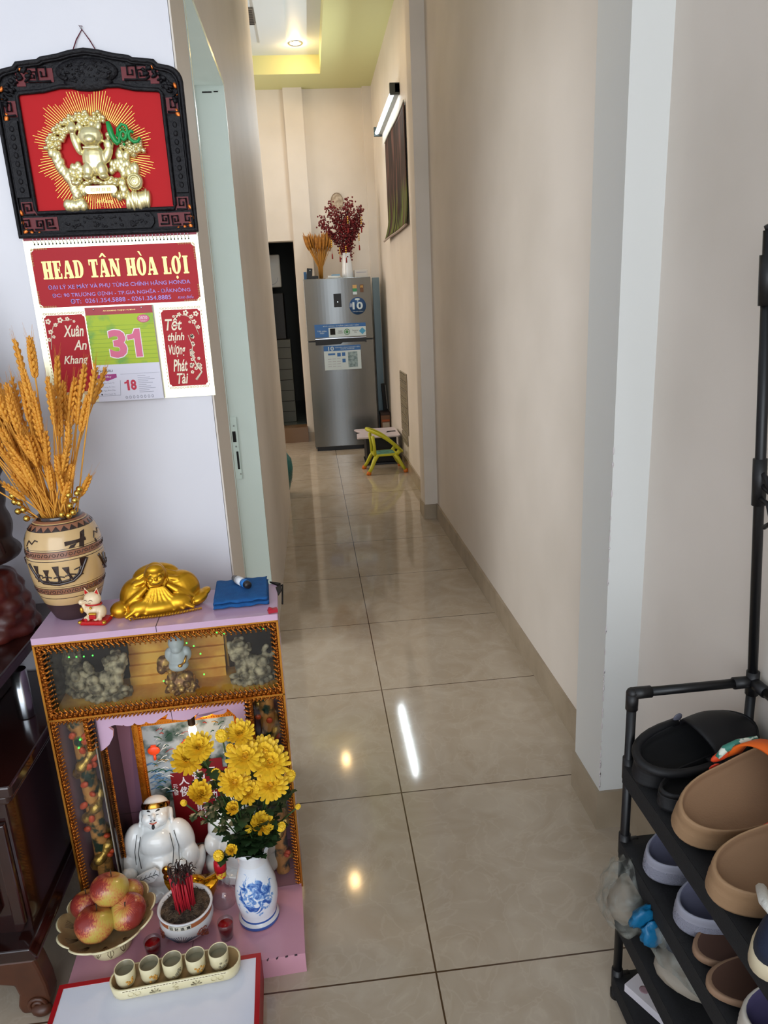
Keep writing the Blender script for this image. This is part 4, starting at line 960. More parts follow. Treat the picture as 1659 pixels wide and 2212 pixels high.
b = MB()
for k in range(11):
    a = 2*pi*(k+.5)/11
    for j in (-2, -1, 0, 1, 2):
        aa = a+j*.05; b.tube([(r_*cos(a+(aa-a)*q), r_*sin(a+(aa-a)*q), z_) for r_, z_, q in ((.070, .0545, .3), (.082, .0592, .75), (.094, .0665, 1.0))], .0006, 4)
for k in range(9):
    a = 2*pi*k/9
    for j in (-1, 0, 1): b.tube([(r_*cos(a+j*.16*q), r_*sin(a+j*.16*q), z_) for r_, z_, q in ((.0455, .006, .2), (.0435, .013, 1), (.038, .023, .5))], .0006, 4)
b.build('leaf_print', mat('umber_line', (96, 74, 48), .5), t)
# apples
def apple_mat():
    m = mat('streaked_apple_skin', (200, 170, 60), .3, coat=.15); nt = m.node_tree; bs = nt.nodes['Principled BSDF']
    tc = nt.nodes.new('ShaderNodeTexCoord'); sp = nt.nodes.new('ShaderNodeSeparateXYZ'); nt.links.new(tc.outputs['Object'], sp.inputs[0])
    at = nt.nodes.new('ShaderNodeMath'); at.operation = 'ARCTAN2'; nt.links.new(sp.outputs[1], at.inputs[0]); nt.links.new(sp.outputs[0], at.inputs[1])
    cb = nt.nodes.new('ShaderNodeCombineXYZ'); mz = nt.nodes.new('ShaderNodeMath'); mz.operation = 'MULTIPLY'; mz.inputs[1].default_value = 14
    nt.links.new(at.outputs[0], cb.inputs[0]); nt.links.new(sp.outputs[2], mz.inputs[0]); nt.links.new(mz.outputs[0], cb.inputs[2])
    n1 = nt.nodes.new('ShaderNodeTexNoise'); n1.inputs['Scale'].default_value = 14; n1.inputs['Detail'].default_value = 6; nt.links.new(cb.outputs[0], n1.inputs['Vector'])
    n2 = nt.nodes.new('ShaderNodeTexNoise'); n2.inputs['Scale'].default_value = 18; n2.inputs['Detail'].default_value = 1; nt.links.new(tc.outputs['Object'], n2.inputs['Vector'])
    ad = nt.nodes.new('ShaderNodeMath'); ad.operation = 'ADD'; m1 = nt.nodes.new('ShaderNodeMath'); m1.operation = 'MULTIPLY'; m1.inputs[1].default_value = .75
    nt.links.new(n1.outputs[0], m1.inputs[0]); nt.links.new(m1.outputs[0], ad.inputs[0]); nt.links.new(n2.outputs[0], ad.inputs[1])
    gr = nt.nodes.new('ShaderNodeMath'); gr.operation = 'MULTIPLY_ADD'; gr.inputs[1].default_value = 5.0; nt.links.new(sp.outputs[0], gr.inputs[0]); nt.links.new(ad.outputs[0], gr.inputs[2])
    r = nt.nodes.new('ShaderNodeValToRGB'); nt.links.new(gr.outputs[0], r.inputs[0]); el_ = r.color_ramp.elements
    el_[0].position = .66; el_[0].color = lin((190, 168, 78)); el_[1].position = 1.0; el_[1].color = lin((136, 48, 42))
    x = el_.new(.80); x.color = lin((196, 142, 74)); x = el_.new(.92); x.color = lin((176, 76, 58))
    nt.links.new(r.outputs[0], bs.inputs['Base Color']); return m
APM = apple_mat()
def apple_b(r):
    b = MB(); prof = []
    for k in range(19):
        a = pi*k/18; rr = r*sin(a)*(1+.07*cos(a)); z = r*.88*cos(a)
        dip = math.exp(-(sin(a)/.30)**2); z -= .22*r*dip*(1 if cos(a) > 0 else -.7); prof.append((max(.0001, rr), z+r*.86))
    b.lathe(prof, 30, wob=lambda a, i, rr, z: (rr*(1+.025*sin(5*a+1)*(1 if z < r else .3)+.02*sin(2*a)), z)); return b
def apple(label, x, y, z, r, rot):
    o = apple_b(r).build('apple', APM); 
    for v in o.data.vertices: v.co.z -= r*.86
    tag(o, label, 'apple', 'apples in the dish', A(x, y, z), rot)
    s = MB().tube([(0, 0, r*.5), (.001, 0, r*.75), (.004, .001, r*1.02)], [.0012, .0011, .0017], 6).build('stem', mat('apple_stem', (60, 44, 26), .7), o)
apple('apple resting highest of the five, on top of the others in the dish', -.412, -.080, ZS+.140, .0400, (R(24), R(-6), 2.9))
apple('redder apple at the front of the dish', -.438, -.126, ZS+.097, .0420, (R(22), R(-8), 3.0))
apple('apple lying at the right side of the dish, dark red on its right', -.374, -.104, ZS+.096, .0385, (R(20), R(-8), .2))
apple('small yellow apple at the back right of the dish, behind the right one', -.385, -.052, ZS+.094, .0350, (R(-6), R(8), 1.8))
apple('yellow-orange apple half hidden at the left back of the dish', -.468, -.068, ZS+.098, .0350, (R(10), R(-20), 4.4))
# incense bowl
PORC = mat('white_porcelain', (222, 222, 222), .12, noise=((212, 214, 216), 10, .3, .7), coat=.4)
t = thing('incense_bowl', 'white porcelain incense bowl with brown band and Chinese characters', 'incense burner', A(-.258, -.082, ZS), AA)
b = MB(); b.lathe([(.0001, .001), (.034, 0), (.037, .004), (.050, .018), (.0575, .034), (.0595, .046), (.0585, .052), (.0575, .056), (.0572, .0575), (.0572, .068), (.0575, .0695), (.0605, .0725), (.0605, .0745), (.0555, .0745), (.0540, .066), (.0001, .064)], 48, [0, 0, 0, 0, 0, 0, 0, 0, 1, 0, 0, 0, 0, 0, 0]); b.build('bowl', [PORC, mat('orange_brown_band', (168, 100, 62), .3)], t)
ashm = mat('incense_ash', (104, 86, 68), .9, noise=((58, 46, 38), 60, .4, .6), bump=(200, 1, .003))
b = MB(); b.lathe([(.054, .0665), (.045, .069), (.0001, .071)], 32)
random.seed(6)
for k in range(340):
    a = random.uniform(0, 6.28); q = random.uniform(.012, .052); c = V((q*cos(a), q*sin(a), .0705)); d = V((random.uniform(-1, 1), random.uniform(-1, 1), random.uniform(-.15, .4))).normalized()*.0055
    b.tube([tuple(c-d), tuple(c+d*.2+V((.001, 0, .001))), tuple(c+d)], .0007, 4, caps=False)
b.build('ash', ashm, t)['kind'] = 'stuff'
b = MB(); b.lathe([(.0578, .0572), (.0578, .0682)], 60, c=(0, 0, 0)) if 0 else None
def onb(a, z, r=.0582): q = R(-90+a); return (r*cos(q), r*sin(q), z)
for a0, a1 in ((-32, 18),): b.add([onb(a0+(a1-a0)*k/12, z) for k in range(13) for z in (.0575, .0685)], [(2*k, 2*k+2, 2*k+3, 2*k+1) for k in range(12)], 0, False)
b.build('label_strip', mat('strip_white', (226, 222, 206), .4), t)
for k, c_ in enumerate('招財進寶'):
    a = -25+k*12.5; q = R(a); o = lettering('bowl_lettering', c_, DARK, t, (-.0042, .0042, -.0042, .0042), 0, .01); o.location = (.0588*sin(q), -.0588*cos(q), .063); o.rotation_euler = (0, 0, q)
b = MB(); b2 = MB()
for k in range(16):
    q = R(-90-8+(k-7.5)*5.5); r0, r1 = .0575, .0600; z1 = .030+.014*(1-abs(k-7.5)/9); b2.tube([(.049*cos(R(-98))*.0+.053*cos(R(-98)+(q-R(-98))*.25), .053*sin(R(-98)+(q-R(-98))*.25), .020), (.0598*cos(q), .0598*sin(q), z1)], .0006, 4)
for s in (-1, 1):
    for (a, z) in ((s*52-8, .040), (s*48-8, .032), (s*56-8, .026)):
        P2 = [onb(a+s*7*cos(u)*(1-u/9), z+.007*sin(u)*(1-u/9), .0603 if z > .035 else .0585) for u in [k*.6 for k in range(12)]]; b.tube(P2, .0012, 5)
    for k in range(12): random.seed(k*7+s); b.ell(onb(s*random.uniform(38, 62)-8, random.uniform(.018, .046), .0575), (.0032, .0032, .0022), nu=8, nv=5)
b2.build('sun_motif', mat('slate_line', (70, 74, 92), .4), t); b.build('dragon_motif', mat('rust_glaze', (136, 66, 48), .3), t)
INC = mat('red_incense', (176, 24, 40), .6)
random.seed(14)
proto_i = None
for k in range(56):
    a = random.uniform(0, 6.28); q = .025*random.random()**.5; h = random.uniform(.080, .100)
    bx, by = q*cos(a)-.002, q*sin(a)
    if proto_i is None:
        s = MB().tube([(0, 0, 0), (0, 0, .074)], .0016, 6).build('incense_stick', INC)
        tag(s, 'red incense stick with curled burnt ash tip standing in the bowl', 'incense stick', 'burnt incense sticks in the bowl')
        tip = MB().tube([(0, 0, .070), (0, 0, .080), (.001, 0, .086), (.004, .001, .090), (.009, .002, .089), (.011, .003, .085)], [.0015, .0014, .0013, .0012, .001, .0006], 5).build('burnt_tip', mat('burnt_tip', (52, 34, 30), .8), s)
        proto_i = s; o = s
        o.location = A(-.258+bx, -.082+by, ZS+.068)
    else: o = dup(proto_i, A(-.258+bx, -.082+by, ZS+.068), None)
    o.rotation_euler = (-by*3+random.uniform(-.03, .03), bx*2.5+random.uniform(-.03, .03)+.0, random.uniform(0, 6.28)); o.scale = (1, 1, h/.083)
# white laughing figurine holding a fan
WP = mat('glossy_white_porcelain', (222, 224, 222), .1, coat=.5)
def jolly(name, label, loc, rz, s=1):
    t = thing(name, label, 'figurine', loc, rz); t.scale = (s, s, s)
    b = MB()
    def el(c, r, rot=(0,0,0)): b.ell(c, r, tuple(R(k) for k in rot), nu=24, nv=14)
    el((0, 0, .020), (.078, .050, .022)); el((-.046, -.016, .032), (.036, .034, .026)); el((.044, -.014, .034), (.038, .034, .030)); el((0, -.012, .066), (.052, .042, .050)); el((0, .002, .112), (.050, .034, .050)); el((0, -.012, .122), (.040, .028, .034))
    el((-.048, .0, .118), (.026, .026, .046), (0, 12, 0)); el((.048, .0, .118), (.026, .026, .046), (0, -12, 0)); el((-.062, -.014, .078), (.020, .022, .028), (0, -10, 0)); el((.062, -.014, .080), (.020, .022, .030), (0, 10, 0)); el((.074, .006, .042), (.014, .026, .042), (0, 18, 0)); el((0, .01, .15), (.034, .026, .024))
    el((-.012, -.040, .016), (.026, .016, .014), (0, 8, 0)); el((.020, -.040, .020), (.018, .016, .018)); el((-.035, -.034, .018), (.026, .018, .016)); el((-.070, -.006, .026), (.018, .024, .026))
    el((.046, -.030, .060), (.016, .014, .022), (0, -20, 0)); el((.030, -.038, .036), (.022, .012, .014))
    for k in range(4): b.tube([(-.060+.004*k, -.036-.001*k, .030-k*.006), (-.034, -.052, .026-k*.006), (-.008, -.052, .020-k*.005)], .0038, 6)
    baked('body', b, WP, t, voxel=.0024, smooth=3)
    b = MB(); el((0, -.006, .178), (.029, .028, .034)); el((-.012, -.018, .168), (.016, .016, .016)); el((.012, -.018, .168), (.016, .016, .016)); el((0, -.026, .156), (.013, .010, .009)); el((0, -.034, .174), (.005, .006, .006)); el((0, -.004, .192), (.0275, .026, .022))
    for q in (-1, 1): el((q*.031, -.002, .172), (.0045, .008, .014)); el((q*.033, -.004, .157), (.0045, .006, .008))
    baked('head', b, WP, t, voxel=.0018, smooth=3)
    b = MB(); b.lathe([(.0285, -.0055), (.0300, 0), (.0285, .0055)], 28, c=(0, -.005, .194)); b.build('gold_headband', mat('crown_gilding', (176, 124, 50), .14, 1), t)
    BK = mat('black_brow_paint', (20, 18, 20), .4)
    b = MB()
    for q in (-1, 1):
        b.tube([(q*(.005+.004*u), -.0325+.0012*u*u, .183+.0035*u-.0012*u*u) for u in (0, .8, 1.6, 2.4, 3.2)], [.0006, .0018, .002, .0016, .0005], 6)
        b.tube([(q*(.006+.0035*u), -.0340+.0012*u*u, .1765+.0014*u-.0007*u*u) for u in (0, .8, 1.6, 2.4)], .0006, 5)
        b.ell((q*.0035, -.0395, .1665), (.0022, .0015, .0012), nu=8, nv=5)
    b.ell((0, -.0365, .154), (.0032, .002, .0055), nu=10, nv=6); b.build('painted_face', BK, t)
    b = MB(); b.tube([(u*.0035, -.0385+.0006*u*u, .1600+.0006*u*u) for u in (-2, -1, 0, 1, 2)], .0011, 6); b.build('mouth', mat('coral_lip', (196, 74, 50), .4), t)
    p = V((0, .004, .150)); q = Matrix.Rotation(R(-30), 3, 'X')
    for o in t.children:
        if o.name.split('.')[0] in ('head', 'gold_headband', 'painted_face', 'mouth'): o.rotation_euler = (R(-30), 0, 0); o.location = tuple(p-q @ p)
    return t
t = jolly('laughing_figurine', 'white porcelain laughing figurine with gold headband and leaf fan inside the shrine', A(-.330, .068, ZS), AA, 1.12)
b = MB(); b.prism([(-.044, .064), (-.040, .060), (-.008, .066), (.004, .080), (.006, .090), (-.002, .098), (-.020, .092), (-.040, .082), (-.047, .072)], -.062, -.057); b.build('leaf_fan', WP, t)
LNM = mat('grey_line', (60, 64, 66), .4)
b = MB(); b.tube([(-.046, -.0625, .068), (-.022, -.0625, .078), (.002, -.0625, .084)], .0008, 5)
for u in (0, 1, 2, 3):
    x = -.036+u*.010; z = .072+u*.0038; b.tube([(x, -.0625, z), (x+.006, -.0625, z+.010)], .0005, 4); b.tube([(x+.004, -.0625, z+.001), (x+.011, -.0625, z-.005)], .0005, 4)
for s in (-1, 1): b.tube([(s*.030, -.024, .150), (s*.036, -.037, .120), (s*.032, -.047, .090)], .0009, 5); b.tube([(s*.038, -.020, .152), (s*.045, -.028, .118), (s*.044, -.036, .092)], .0007, 5)
b.build('robe_line', LNM, t)
b = MB(); b.ell((-.052, -.052, .046), (.021, .005, .021), nu=24, nv=8); b.tube([(-.052+.017*cos(a), -.0565, .046+.017*sin(a)) for a in [2*pi*k/20 for k in range(20)]], .0008, 5, closed=True); b.build('coin', WP, t)
b = MB(); el = lambda c, r: b.ell(c, r, nu=14, nv=9)
el((.020, -.058, .086), (.010, .006, .011)); el((.021, -.058, .070), (.010, .006, .010)); baked('gold_gourd', b, mat('crown_gilding', (176, 124, 50), .14, 1), t, voxel=.0012, smooth=1)
b = MB(); b.ell((.044, -.038, .070), (.017, .010, .022), (0, .3, 0)); b.ell((.064, -.036, .056), (.009, .008, .014)); b.build('hand_and_peach', WP, t)
b = MB(); b.ell((-.062, -.036, .070), (.018, .013, .016))
for k in range(4): b.ell((-.071+.0075*k, -.046, .060-.001*k), (.0042, .006, .009), nu=10, nv=7)
b.build('resting_hand', WP, t)
t = jolly('bearded_figurine', 'white bearded porcelain deity half hidden behind the yellow flowers', A(-.135, .085, ZS), AA-.15, 1.12)
b = MB(); b.ell((0, -.036, .140), (.015, .008, .022), nu=14, nv=9); b.build('beard', WP, t)
# gold ingot
t = thing('gold_ingot', 'shiny gold boat shaped ingot behind the incense sticks', 'ornament', A(-.250, -.002, ZS+.0), AA)
AMB = mat('amber_gold', (206, 142, 24), .12, .85)
def ing(u, v):
    a = 2*pi*v; k = u; x = .062*cos(a)*(.55+.5*k); y = .030*sin(a)*(.6+.5*k); z = .046*k+.030*k*k*(abs(cos(a))**2.5); return (x, y, z)
b = MB(); b.grid(ing, 8, 40); b.add([ing(0, k/40) for k in range(40)], [list(range(40))]); b.add([ing(1, k/40) for k in range(40)]+[(0, 0, .05)], [(k, (k+1) % 40, 40) for k in range(40)]); b.ell((0, 0, .050), (.032, .022, .024)); b.build('ingot', AMB, t)
b = MB(); b.tube([(.012*cos(a), -.030-.002*sin(a), .040+.012*sin(a)) for a in [2*pi*k/20 for k in range(20)]], .0012, 5, closed=True); b.build('coin_ring', mat('light_gold_line', (240, 196, 90), .2, .9), t)
# liquor bottle
GB = glass_mat('clear_bottle_glass', (248, 249, 250), .05, .04)
t = thing('liquor_bottle', 'clear gourd shaped bottle with red cap and yellow label', 'bottle', A(-.182, -.018, ZS), AA)
b = MB(); b.lathe([(.0001, .0005), (.022, 0), (.0265, .004), (.028, .016), (.0255, .030), (.017, .042), (.0135, .046), (.016, .051), (.0185, .060), (.016, .070), (.0115, .078), (.0105, .086), (.0105, .094)], 32); b.build('bottle', GB, t)
b = MB(); b.lathe([(.0118, .078), (.0118, .094)], 24); b.build('label', mat('yellow_bottle_label', (214, 180, 50), .5, noise=((190, 50, 40), 150, .5, .56)), t)
b = MB(); b.lathe([(.0001, .121), (.0115, .121), (.0142, .118), (.0148, .110), (.0142, .095), (.0001, .095)], 26); b.build('cap', mat('red_plastic_cap', (176, 20, 36), .3), t)
# shot glasses with red drink
GG = glass_mat('clear_glass', (240, 242, 242), .04, .03); DR = mat('red_drink', (140, 6, 16), .06)
def shot(label, loc):
    t = thing('shot_glass', label, 'glass', loc, 0, None)
    b = MB(); b.lathe([(.0001, 0), (.0125, 0), (.0145, .004), (.0165, .025), (.0182, .044), (.0170, .044), (.0152, .025), (.0132, .010), (.0001, .009)], 28); b.build('glass', GG, t)
    b = MB(); b.lathe([(.0001, .0095), (.0129, .0105), (.0150, .025), (.0162, .036), (.0001, .036)], 28); b.build('drink', DR, t)
shot('small glass of red drink right of the incense bowl, in front of the bottle', A(-.171, -.118, ZS)); shot('small glass of red drink between fruit dish and incense bowl', A(-.325, -.138, ZS))
# low white box
t = thing('white_board', 'low flat white box top with red tape edges at the bottom left', 'board', A(0, 0, 0), AA)
b = MB(); b.box(-.503, -.094, -.62, -.1945, 0, .072); b.build('panel', mat('white_laminate', (218, 220, 232), .5, noise=((210, 212, 224), 8, .3, .7)), t)
RT = mat('red_edge_tape', (160, 12, 22), .45)
b = MB(); b.box(-.504, -.093, -.2035, -.1938, .0, .0730); b.box(-.504, -.494, -.62, -.2035, 0, .0730); b.box(-.103, -.093, -.62, -.2035, 0, .0730); b.build('red_edging', RT, t)
# cup tray and cups
t = thing('cup_tray', 'ivory oval ceramic tray with embossed flowers carrying five small cups', 'tray', A(-.262, -.226, .0732), AA+.03); t.scale = (.94, .96, 1)
def st_(hx, hy, n=10): 
    return [(hx-hy+hy*cos(a), hy*sin(a)) for a in [R(-90+180*k/n) for k in range(n+1)]]+[(-hx+hy+hy*cos(a), hy*sin(a)) for a in [R(90+180*k/n) for k in range(n+1)]]
lay = [(st_(.130, .024), 0), (st_(.137, .031), .006), (st_(.139, .033), .030), (st_(.135, .029), .030), (st_(.131, .025), .012)]
b = MB(); n = len(lay[0][0]); vsx = [(x, y, z) for L_, z in lay for x, y in L_]
fs = [(i*n+j, i*n+(j+1) % n, (i+1)*n+(j+1) % n, (i+1)*n+j) for i in range(4) for j in range(n)]+[list(range(n))[::-1], [4*n+j for j in range(n)]]
b.add(vsx, fs, [0]*(3*n)+[1]*n+[0, 1], True); b.build('tray', [IV, IVD], t)
b = MB()
for x, ty in ((-.085, 0), (-.042, 1), (0, 2), (.044, 1), (.088, 0)):
    y = -.0325
    if ty == 0:
        for s in (-1, 1): b.tube([(x+s*.007+.006*cos(a), y, .017+.006*sin(a)) for a in [2*pi*k/12 for k in range(12)]], .0009, 5, closed=True)
    elif ty == 1:
        for a in (-70, -35, 0, 35, 70): b.tube([(x, y, .010), (x+.012*sin(R(a)), y-.001, .010+.012*cos(R(a))), (x+.002*sin(R(a)), y, .012)], .0009, 5)
    else: b.tube([(x-.006, y, .024), (x+.006, y, .024), (x-.006, y, .016), (x+.006, y, .014), (x-.004, y, .008), (x+.006, y, .008)], .001, 5)
b.build('embossing', IV, t)
b = MB(); random.seed(3)
for k in range(34): x = -.105+.21*k/33; b.obox((x, -.0325, .027), (.005, .0012, .0012), (0, random.uniform(-.2, .2), 0))
b.build('gilded_rim_line', mat('rim_umber', (110, 86, 40), .25, .7), t)
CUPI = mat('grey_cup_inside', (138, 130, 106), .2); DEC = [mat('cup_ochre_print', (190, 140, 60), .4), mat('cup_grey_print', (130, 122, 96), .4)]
cups = ['leftmost of the five small cups on the ivory tray', 'second small cup from the left on the tray, ochre print on its side', 'middle one of the five small cups, with a grey print', 'fourth small cup from the left on the tray, ochre print', 'rightmost of the five small cups, its water glinting']
for k, x in enumerate((-.095, -.047, -.002, .044, .091)):
    c = V(A(-.266, -.226, .0732))+Matrix.Rotation(AA+.03, 3, 'Z') @ V((x, .002, .0125))
    t = thing('offering_cup', cups[k], 'cup', tuple(c), AA, 'offering cups on the ivory tray')
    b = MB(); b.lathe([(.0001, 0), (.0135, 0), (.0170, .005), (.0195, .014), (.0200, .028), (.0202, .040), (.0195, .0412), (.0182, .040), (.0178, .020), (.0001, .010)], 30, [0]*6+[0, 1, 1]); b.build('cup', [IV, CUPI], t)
    b = MB(); b.lathe([(.0001, .0268), (.0176, .0268)], 26); b.build('water', mat('offering_water', (196, 190, 160), .03, trans=.6, ior=1.33), t)
    b = MB(); random.seed(k)
    for j in range(9): a = R(-60+random.uniform(-26, 26)); z = random.uniform(.012, .026); b.ell((.0192*cos(a), .0192*sin(a), z), (.0028, .0028, .0024), nu=8, nv=5)
    b.build('print', DEC[(0, 0, 1, 0, 1)[k]], t)
# blue and white flower vase
def bw_mat():
    m = mat('blue_white_glaze', (222, 226, 232), .1, coat=.5); nt = m.node_tree; bs = nt.nodes['Principled BSDF']; tc = nt.nodes.new('ShaderNodeTexCoord')
    n = nt.nodes.new('ShaderNodeTexNoise'); n.inputs['Scale'].default_value = 62; n.inputs['Detail'].default_value = 7; n.inputs['Distortion'].default_value = 1.2; nt.links.new(tc.outputs['Object'], n.inputs['Vector'])
    gd = nt.nodes.new('ShaderNodeVectorMath'); gd.operation = 'DISTANCE'; gd.inputs[1].default_value = (.0, -.04, .095); nt.links.new(tc.outputs['Object'], gd.inputs[0])
    mr = nt.nodes.new('ShaderNodeMapRange'); mr.inputs['From Min'].default_value = .030; mr.inputs['From Max'].default_value = .060; mr.inputs['To Min'].default_value = .10; mr.inputs['To Max'].default_value = -.25; nt.links.new(gd.outputs['Value'], mr.inputs[0])
    ad = nt.nodes.new('ShaderNodeMath'); ad.operation = 'ADD'; nt.links.new(n.outputs[0], ad.inputs[0]); nt.links.new(mr.outputs[0], ad.inputs[1])
    r = nt.nodes.new('ShaderNodeValToRGB'); e_ = r.color_ramp.elements; e_[0].position = .50; e_[0].color = lin((222, 226, 232)); e_[1].position = .66; e_[1].color = lin((40, 84, 160)); x = e_.new(.55); x.color = lin((120, 160, 210))
    nt.links.new(ad.outputs[0], r.inputs[0]); nt.links.new(r.outputs[0], bs.inputs['Base Color']); return m
FV = A(-.100, -.074, ZS)
t = thing('flower_vase', 'white porcelain vase with blue floral picture holding yellow chrysanthemums', 'vase', FV, AA)
def fl(a, i, r, z): return (r*(1+(.10*cos(6*a) if i in (12, 13) else 0)), z+(.006*cos(3*a) if i in (12, 13) else 0))
b = MB(); b.lathe([(.0001, .0), (.042, 0), (.046, .004), (.046, .012), (.041, .018), (.040, .022), (.043, .036), (.0475, .060), (.0480, .080), (.045, .105), (.037, .135), (.032, .160), (.037, .186), (.042, .200), (.036, .196), (.029, .165), (.030, .12), (.0001, .118)], 44, [1, 1, 2, 1, 2, 0, 0, 0, 0, 0, 0, 1, 1, 1, 1, 1, 1], wob=lambda a, i, r, z: (r*(1+(.10*cos(6*a) if i in (13, 14) else 0)), z+(.005*cos(3*a) if i in (13, 14) else 0)))
b.build('vase', [bw_mat(), PORC, mat('cobalt_band', (44, 84, 156), .15, coat=.4)], t)
# chrysanthemums
PET = mat('yellow_petal', (236, 186, 26), .55, noise=((244, 206, 60), 30, .3, .7)); PETC = mat('petal_heart', (214, 158, 20), .6)
STM = mat('green_stem', (48, 74, 30), .6); LEAF = mat('dark_green_leaf', (30, 52, 26), .55, noise=((44, 70, 34), 30, .3, .7))
def flower_mesh(R0, seed, close=0.):
    random.seed(seed); b = MB()
    for ring, (n, rr, el_) in enumerate(((19, 1.0, 6), (17, .86, 24), (14, .66, 46), (10, .42, 66))):
        for k in range(n):
            a = 2*pi*(k+.5*(ring % 2))/n+random.uniform(-.08, .08); e_ = R(min(86, el_+close+random.uniform(-7, 7))); L = R0*rr*random.uniform(.9, 1.06); wd = R0*.115
            d = V((cos(a)*cos(e_), sin(a)*cos(e_), sin(e_))); s = V((-sin(a), cos(a), 0)); up = d.cross(s)*-1
            P2 = []
            for q, ww, u_ in ((.04, .4, 0), (.35, .8, .05), (.7, 1.1, .06), (.93, .9, .0), (1.0, .35, -.03)):
                c = d*L*q+up*(L*u_)
                P2 += [c-s*wd*ww, c+up*wd*-.35, c+s*wd*ww]
            b.add([tuple(p) for p in P2], [(3*i, 3*i+1, 3*i+4, 3*i+3) for i in range(4)]+[(3*i+1, 3*i+2, 3*i+5, 3*i+4) for i in range(4)], 0)
    b.ell((0, 0, R0*.16), (R0*.2, R0*.2, R0*.16), nu=10, nv=7, m=1)
    b.ell((0, 0, -R0*.06), (R0*.22, R0*.22, R0*.14), nu=10, nv=6, m=2)
    return b
fms = [flower_mesh(1, 50+i, c) .build('flower_head', [PET, PETC, STM]) for i, c in enumerate((0, 14, 38))]
bud = MB(); bud.ell((0, 0, .3), (.75, .75, .8), nu=14, nv=9); bud.ell((0, 0, 0), (.5, .5, .45), nu=10, nv=7, m=1)
for k in range(12): a = 2*pi*k/12; bud.ell((.5*cos(a), .5*sin(a), .55), (.22, .22, .6), nu=6, nv=5)
fms.append(bud.build('flower_head', [PET, STM]))
def leafb(b, c, d, L):
    d = d.normalized(); s = d.cross(V((0, 0, 1)))
    s = V((1, 0, 0)) if s.length < .1 else s.normalized(); up = s.cross(d)
    prof = ((0, .06), (.15, .22), (.3, .42), (.38, .26), (.5, .46), (.62, .26), (.74, .34), (.86, .16), (1, .02))
    P2 = []
    for q, w_ in prof: cc = c+d*L*q+up*L*(.18*sin(q*2.6)); P2 += [cc-s*L*w_*.9, cc-up*L*.04, cc+s*L*w_*.9]
    n = len(prof)-1
    b.add([tuple(p) for p in P2], [(3*i, 3*i+1, 3*i+4, 3*i+3) for i in range(n)]+[(3*i+1, 3*i+2, 3*i+5, 3*i+4) for i in range(n)], 0)
fl_top = V(FV)+V((0, 0, .19))
camv = V((-.169, -1.196, 1.383))
def mum(x, y, z, size, kind, label, nl=5, seed=0):
    random.seed(900+seed); base = fl_top+V((random.uniform(-.016, .016), random.uniform(-.012, .012), -.06)); tip = V(A(x, y, z)); d = tip-base
    P2 = [V((0, 0, 0)), V((0, 0, .055))+d*.02, d*.55+V((0, .004, .015)), d]
    Q = []
    for i in range(9):
        q = i/8; Q.append(P2[0]*(1-q)**3+P2[1]*3*q*(1-q)**2+P2[2]*3*q*q*(1-q)+P2[3]*q**3)
    o = MB().tube([tuple(p) for p in Q], [.0018]*9, 6).build('chrysanthemum', STM); tag(o, label, 'flower', 'yellow chrysanthemums in the porcelain vase', tuple(base))
    hd = fms[kind].copy(); COL.objects.link(hd); hd.parent = o; hd.location = tuple(Q[-1]); hd.scale = (size,)*3
    look = ((camv-tip).normalized()*.75+d.normalized()*.55+V((random.uniform(-.25, .25), 0, random.uniform(-.05, .25)))).normalized()
    hd.rotation_mode = 'QUATERNION'; hd.rotation_quaternion = look.to_track_quat('Z', 'Y') @ Euler((0, 0, random.uniform(0, 6))).to_quaternion()
    b = MB()
    for k in range(nl):
        q = random.randint(3, 7); a = random.uniform(0, 6.28); leafb(b, Q[q], V((cos(a), sin(a)*.8-.2, random.uniform(-.4, .5))), random.uniform(.022, .040))
    b.build('leaves', LEAF, o)
FL = [(-.207, -.09, .492, .040, 1, 'large yellow bloom furthest left, beside the glowing bulb'), (-.180, -.10, .524, .036, 1, 'yellow bloom at the upper left in front of the bulb'), (-.190, -.075, .505, .034, 0, 'yellow bloom wedged between the upper left ones'),
      (-.132, -.085, .535, .018, 3, 'small round yellow bloom at the very top of the bunch'), (-.096, -.07, .526, .034, 1, 'yellow bloom at the top right of the bunch, seen from the side'),
      (-.088, -.10, .490, .042, 0, 'large open yellow bloom in the middle of the upper right cluster'), (-.050, -.085, .484, .040, 0, 'open yellow bloom behind the right edge of the bunch'), (-.037, -.10, .468, .042, 0, 'large yellow bloom at the far right of the cluster'), (-.041, -.12, .427, .038, 0, 'yellow bloom low at the right of the cluster, facing the room'),
      (-.114, -.12, .446, .036, 0, 'open yellow bloom in the centre of the bunch'), (-.087, -.125, .420, .031, 1, 'half open yellow bloom just below the centre'), (-.185, -.12, .426, .036, 2, 'cup shaped yellow bloom alone at the middle left'),
      (-.121, -.13, .389, .021, 2, 'small half open bloom under the centre, facing forward'), (-.070, -.12, .330, .036, 2, 'upright yellow bloom low on the right side'), (-.030, -.11, .312, .014, 3, 'yellow bud low at the right edge'), (-.135, -.13, .287, .018, 2, 'small round bloom low on the left, just above the vase mouth'),
      (-.165, -.12, .270, .016, 3, 'small yellow bud lowest on the left beside the bottle cap'), (-.002, -.09, .420, .017, 3, 'yellow bud sticking out at the far right edge'), (-.152, -.10, .456, .016, 3, 'small yellow bud left of the centre bloom'), (-.118, -.08, .500, .013, 3, 'closed greenish bud between the two upper clusters'), (-.222, -.11, .405, .009, 3, 'tiny yellow bud on a thin stalk at the left'), (-.098, -.11, .318, .012, 3, 'small bud in the leaves above the vase'), (.010, -.10, .350, .008, 3, 'tiny green tipped bud at the right edge')]
for i, f in enumerate(FL): mum(*f[:5], f[5], 7 if f[3] > .03 else 4, i)
for o in fms: bpy.data.objects.remove(o)
b = MB(); random.seed(31)
